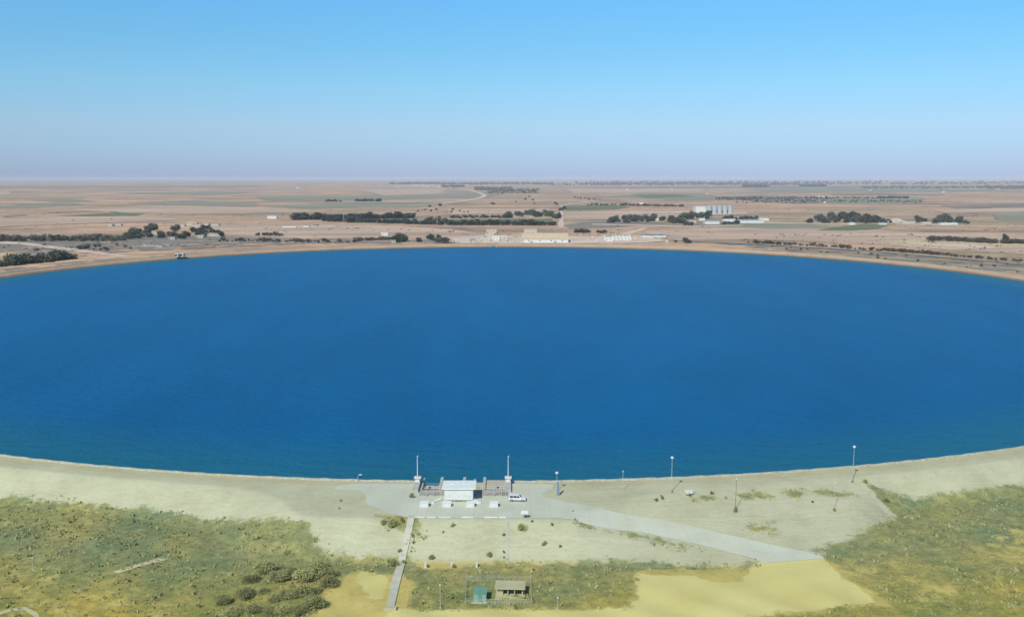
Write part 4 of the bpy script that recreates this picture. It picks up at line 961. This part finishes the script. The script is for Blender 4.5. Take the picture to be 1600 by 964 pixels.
# ------------------------------------------------------------------ near vegetation
for px, py, s, lab in ((532,783,.9,'round green shrub on the pale slope left of the yard'), (530,795,.7,'smaller shrub below the round one left of the yard'),
        (643,778,1.3,'dark shrub beside the left end tower'), (708,823,1.1,'green shrub just below the front kerb of the yard'), (693,832,.6,'tiny shrub on the slope left of centre'),
        (676,873,1.4,'spreading shrub near the left marker post'), (765,868,1.3,'dense shrub halfway between the last marker post and the stair'), (787,863,.6,'tiny shrub touching the left side of the stair, upper one'),
        (787,871,.7,'tiny shrub touching the left side of the stair, lower one'), (815,829,2.0,'largest shrub on the slope below the sign board'), (851,852,1.0,'single shrub on the slope right of the stair'),
        (875,854,.7,'small shrub right of the single shrub on the slope'), (788,836,.8,'small shrub by the upper stair'), (831,815,.7,'small shrub right of the sign board post'),
        (644,838,.9,'shrub against the right edge of the long duct'), (625,862,.9,'shrub against the left edge of the long duct'), (745,884,1.0,'shrub around the right marker post'),
        (668,886,.9,'shrub at the foot of the left marker post'), (709,886,1.0,'shrub right of the middle marker post'), (1050,769,.7,'low shrub at the foot of the tall lamp post'),
        (1026,782,1.2,'straggly shrub left of the scrub patches, left part'), (1034,779,1.1,'straggly shrub left of the scrub patches, right part'), (1332,753,.6,'low shrub at the foot of the rightmost lamp post'),
        (1112,772,1.0,'shrub at the top of the leftmost scrub patch'), (1150,799,1.3,'shrub at the foot of the brownish pole'), (1303,798,.9,'shrub at the foot of the pale pole'),
        (1353,755,1.2,'shrub at the upper end of the bank crease'), (1385,784,1.3,'shrub halfway down the bank crease'), (1270,785,.9,'shrub below the rightmost scrub patch'),
        (895,799,.5,'tiny tuft shrub on the access road edge'), (862,821,.9,'shrub just below the yard right of the stair'), (600,818,1.6,'bushy shrub at the lower left corner of the yard'),
        (612,822,1.9,'bushiest shrub at the lower left corner of the yard'), (628,815,1.2,'shrub between the yard corner and the duct'), (617,884,2.0,'broad shrub beside the duct at the slope foot'),
        (608,880,1.6,'shrub left of the broad shrub at the slope foot'), (630,880,1.4,'shrub touching the duct at the slope foot'), (715,941,.8,'small shrub left of the fence'), (805,950,1.0,'small shrub just outside the lower fence')):
    x, y, z = hit(px, py); place(P_SHR, x, y, z-.05, s*.8, lab, 'shrub', None)
# grove at the lower left
k = 0
for px, py in ((392,905),(412,893),(436,908),(456,898),(478,906),(500,893),(516,902),(384,930),(408,926),(430,938),(452,930),(476,932),(497,925),(515,917),(396,955),(420,962),(445,958),(470,955),(492,948),(378,975),(405,985),(440,985),(470,980),(350,940),(362,962)):
    x, y, z = hit(px+random.uniform(-4, 4), py+random.uniform(-3, 3)); place(P_NEAR, x, y, z-.1, random.uniform(.5, 1.2), 'olive green bushy tree in the grove at the lower left', 'tree', 'grove at the lower left', sz=.5)
# low plants: one object nobody could count
def cover():
    PV = [(wpoly(pp), v) for pp, v in VEG]
    N = 85000
    xs = rng.uniform(-215, 215, N); ys = rng.uniform(172, 300, N)
    v = np.zeros(N)
    for poly, val in PV:
        ins, ds = pip(poly, xs, ys); v += val*np.clip(np.where(ins, ds, -ds)/3+.5, 0, 1)
    d = np.hypot(xs-CX, ys-CY)-RW; s = np.arctan2(xs-CX, CY-ys)*RW
    v = np.maximum(v, np.clip((d-27)/3, 0, 1)*(np.abs(s) > 125)*.85)
    cl = .5+.5*np.sin(xs*.45+2*np.sin(ys*.3))*np.sin(ys*.5+1.5*np.sin(xs*.21))
    keep = rng.uniform(0, 1, N) < np.clip(v, 0, 1)*(.15+.85*cl)
    ins, ds = pip(ROAD, xs, ys); keep &= ~ins
    inv = (np.abs(xs) < .6*ys+12); keep &= inv
    xs = xs[keep]; ys = ys[keep]; zs = height(xs, ys)
    vs = []; fs = []
    for x, y, z in zip(xs, ys, zs):
        h = rng.gamma(3, .085); wd = h*rng.uniform(.7, 1.5)
        for q in range(5):
            a = rng.uniform(0, 6.28); c, s_ = math.cos(a), math.sin(a); ox, oy = rng.normal(0, wd*.35, 2)
            b = (x+ox, y+oy, z-.05); k = len(vs); l = rng.normal(0, .35, 2)*h; ww = wd*.32
            vs += [(b[0]-c*ww, b[1]-s_*ww, b[2]), (b[0]+c*ww, b[1]+s_*ww, b[2]), (b[0]+c*ww*.8+l[0], b[1]+s_*ww*.8+l[1], b[2]+h*.8), (b[0]-c*ww*.5+l[0], b[1]-s_*ww*.5+l[1], b[2]+h)]
            fs.append((k, k+1, k+2, k+3))
    mb = MB(); mb.add(vs, fs); me = bpy.data.meshes.new('scrub_cover'); me.from_pydata(mb.v, [], mb.f); me.materials.append(M['scrub'])
    o = bpy.data.objects.new('scrub_cover', me); COL.objects.link(o); tag(o, 'dense low dry scrub and grass covering the ground outside the embankment', 'scrub', kind='stuff')
cover()
# unused tree models would be left overs: drop them
for p in P_TALL+P_RND+P_BUSH+P_NEAR+P_SHR:
    if p.name not in used:
        for ch in list(p.children): bpy.data.objects.remove(ch)
        bpy.data.objects.remove(p)

# ------------------------------------------------------------------ haze
hm = bpy.data.materials.new('haze'); hm.use_nodes = True; t = hm.node_tree; t.nodes.remove(t.nodes['Principled BSDF'])
pv = node(t, 'ShaderNodeVolumePrincipled'); pv.inputs['Color'].default_value = (.72, .83, 1, 1); pv.inputs['Density'].default_value = 4.3e-5; pv.inputs['Anisotropy'].default_value = -.2
t.links.new(pv.outputs[0], t.nodes['Material Output'].inputs['Volume'])
hz = MB().box(-42500, 42500, -42000, 43500, -11, 96).build('haze', hm); tag(hz, kind='stuff')
hz['label'] = 'pale haze over the plain'; hz['category'] = 'haze'
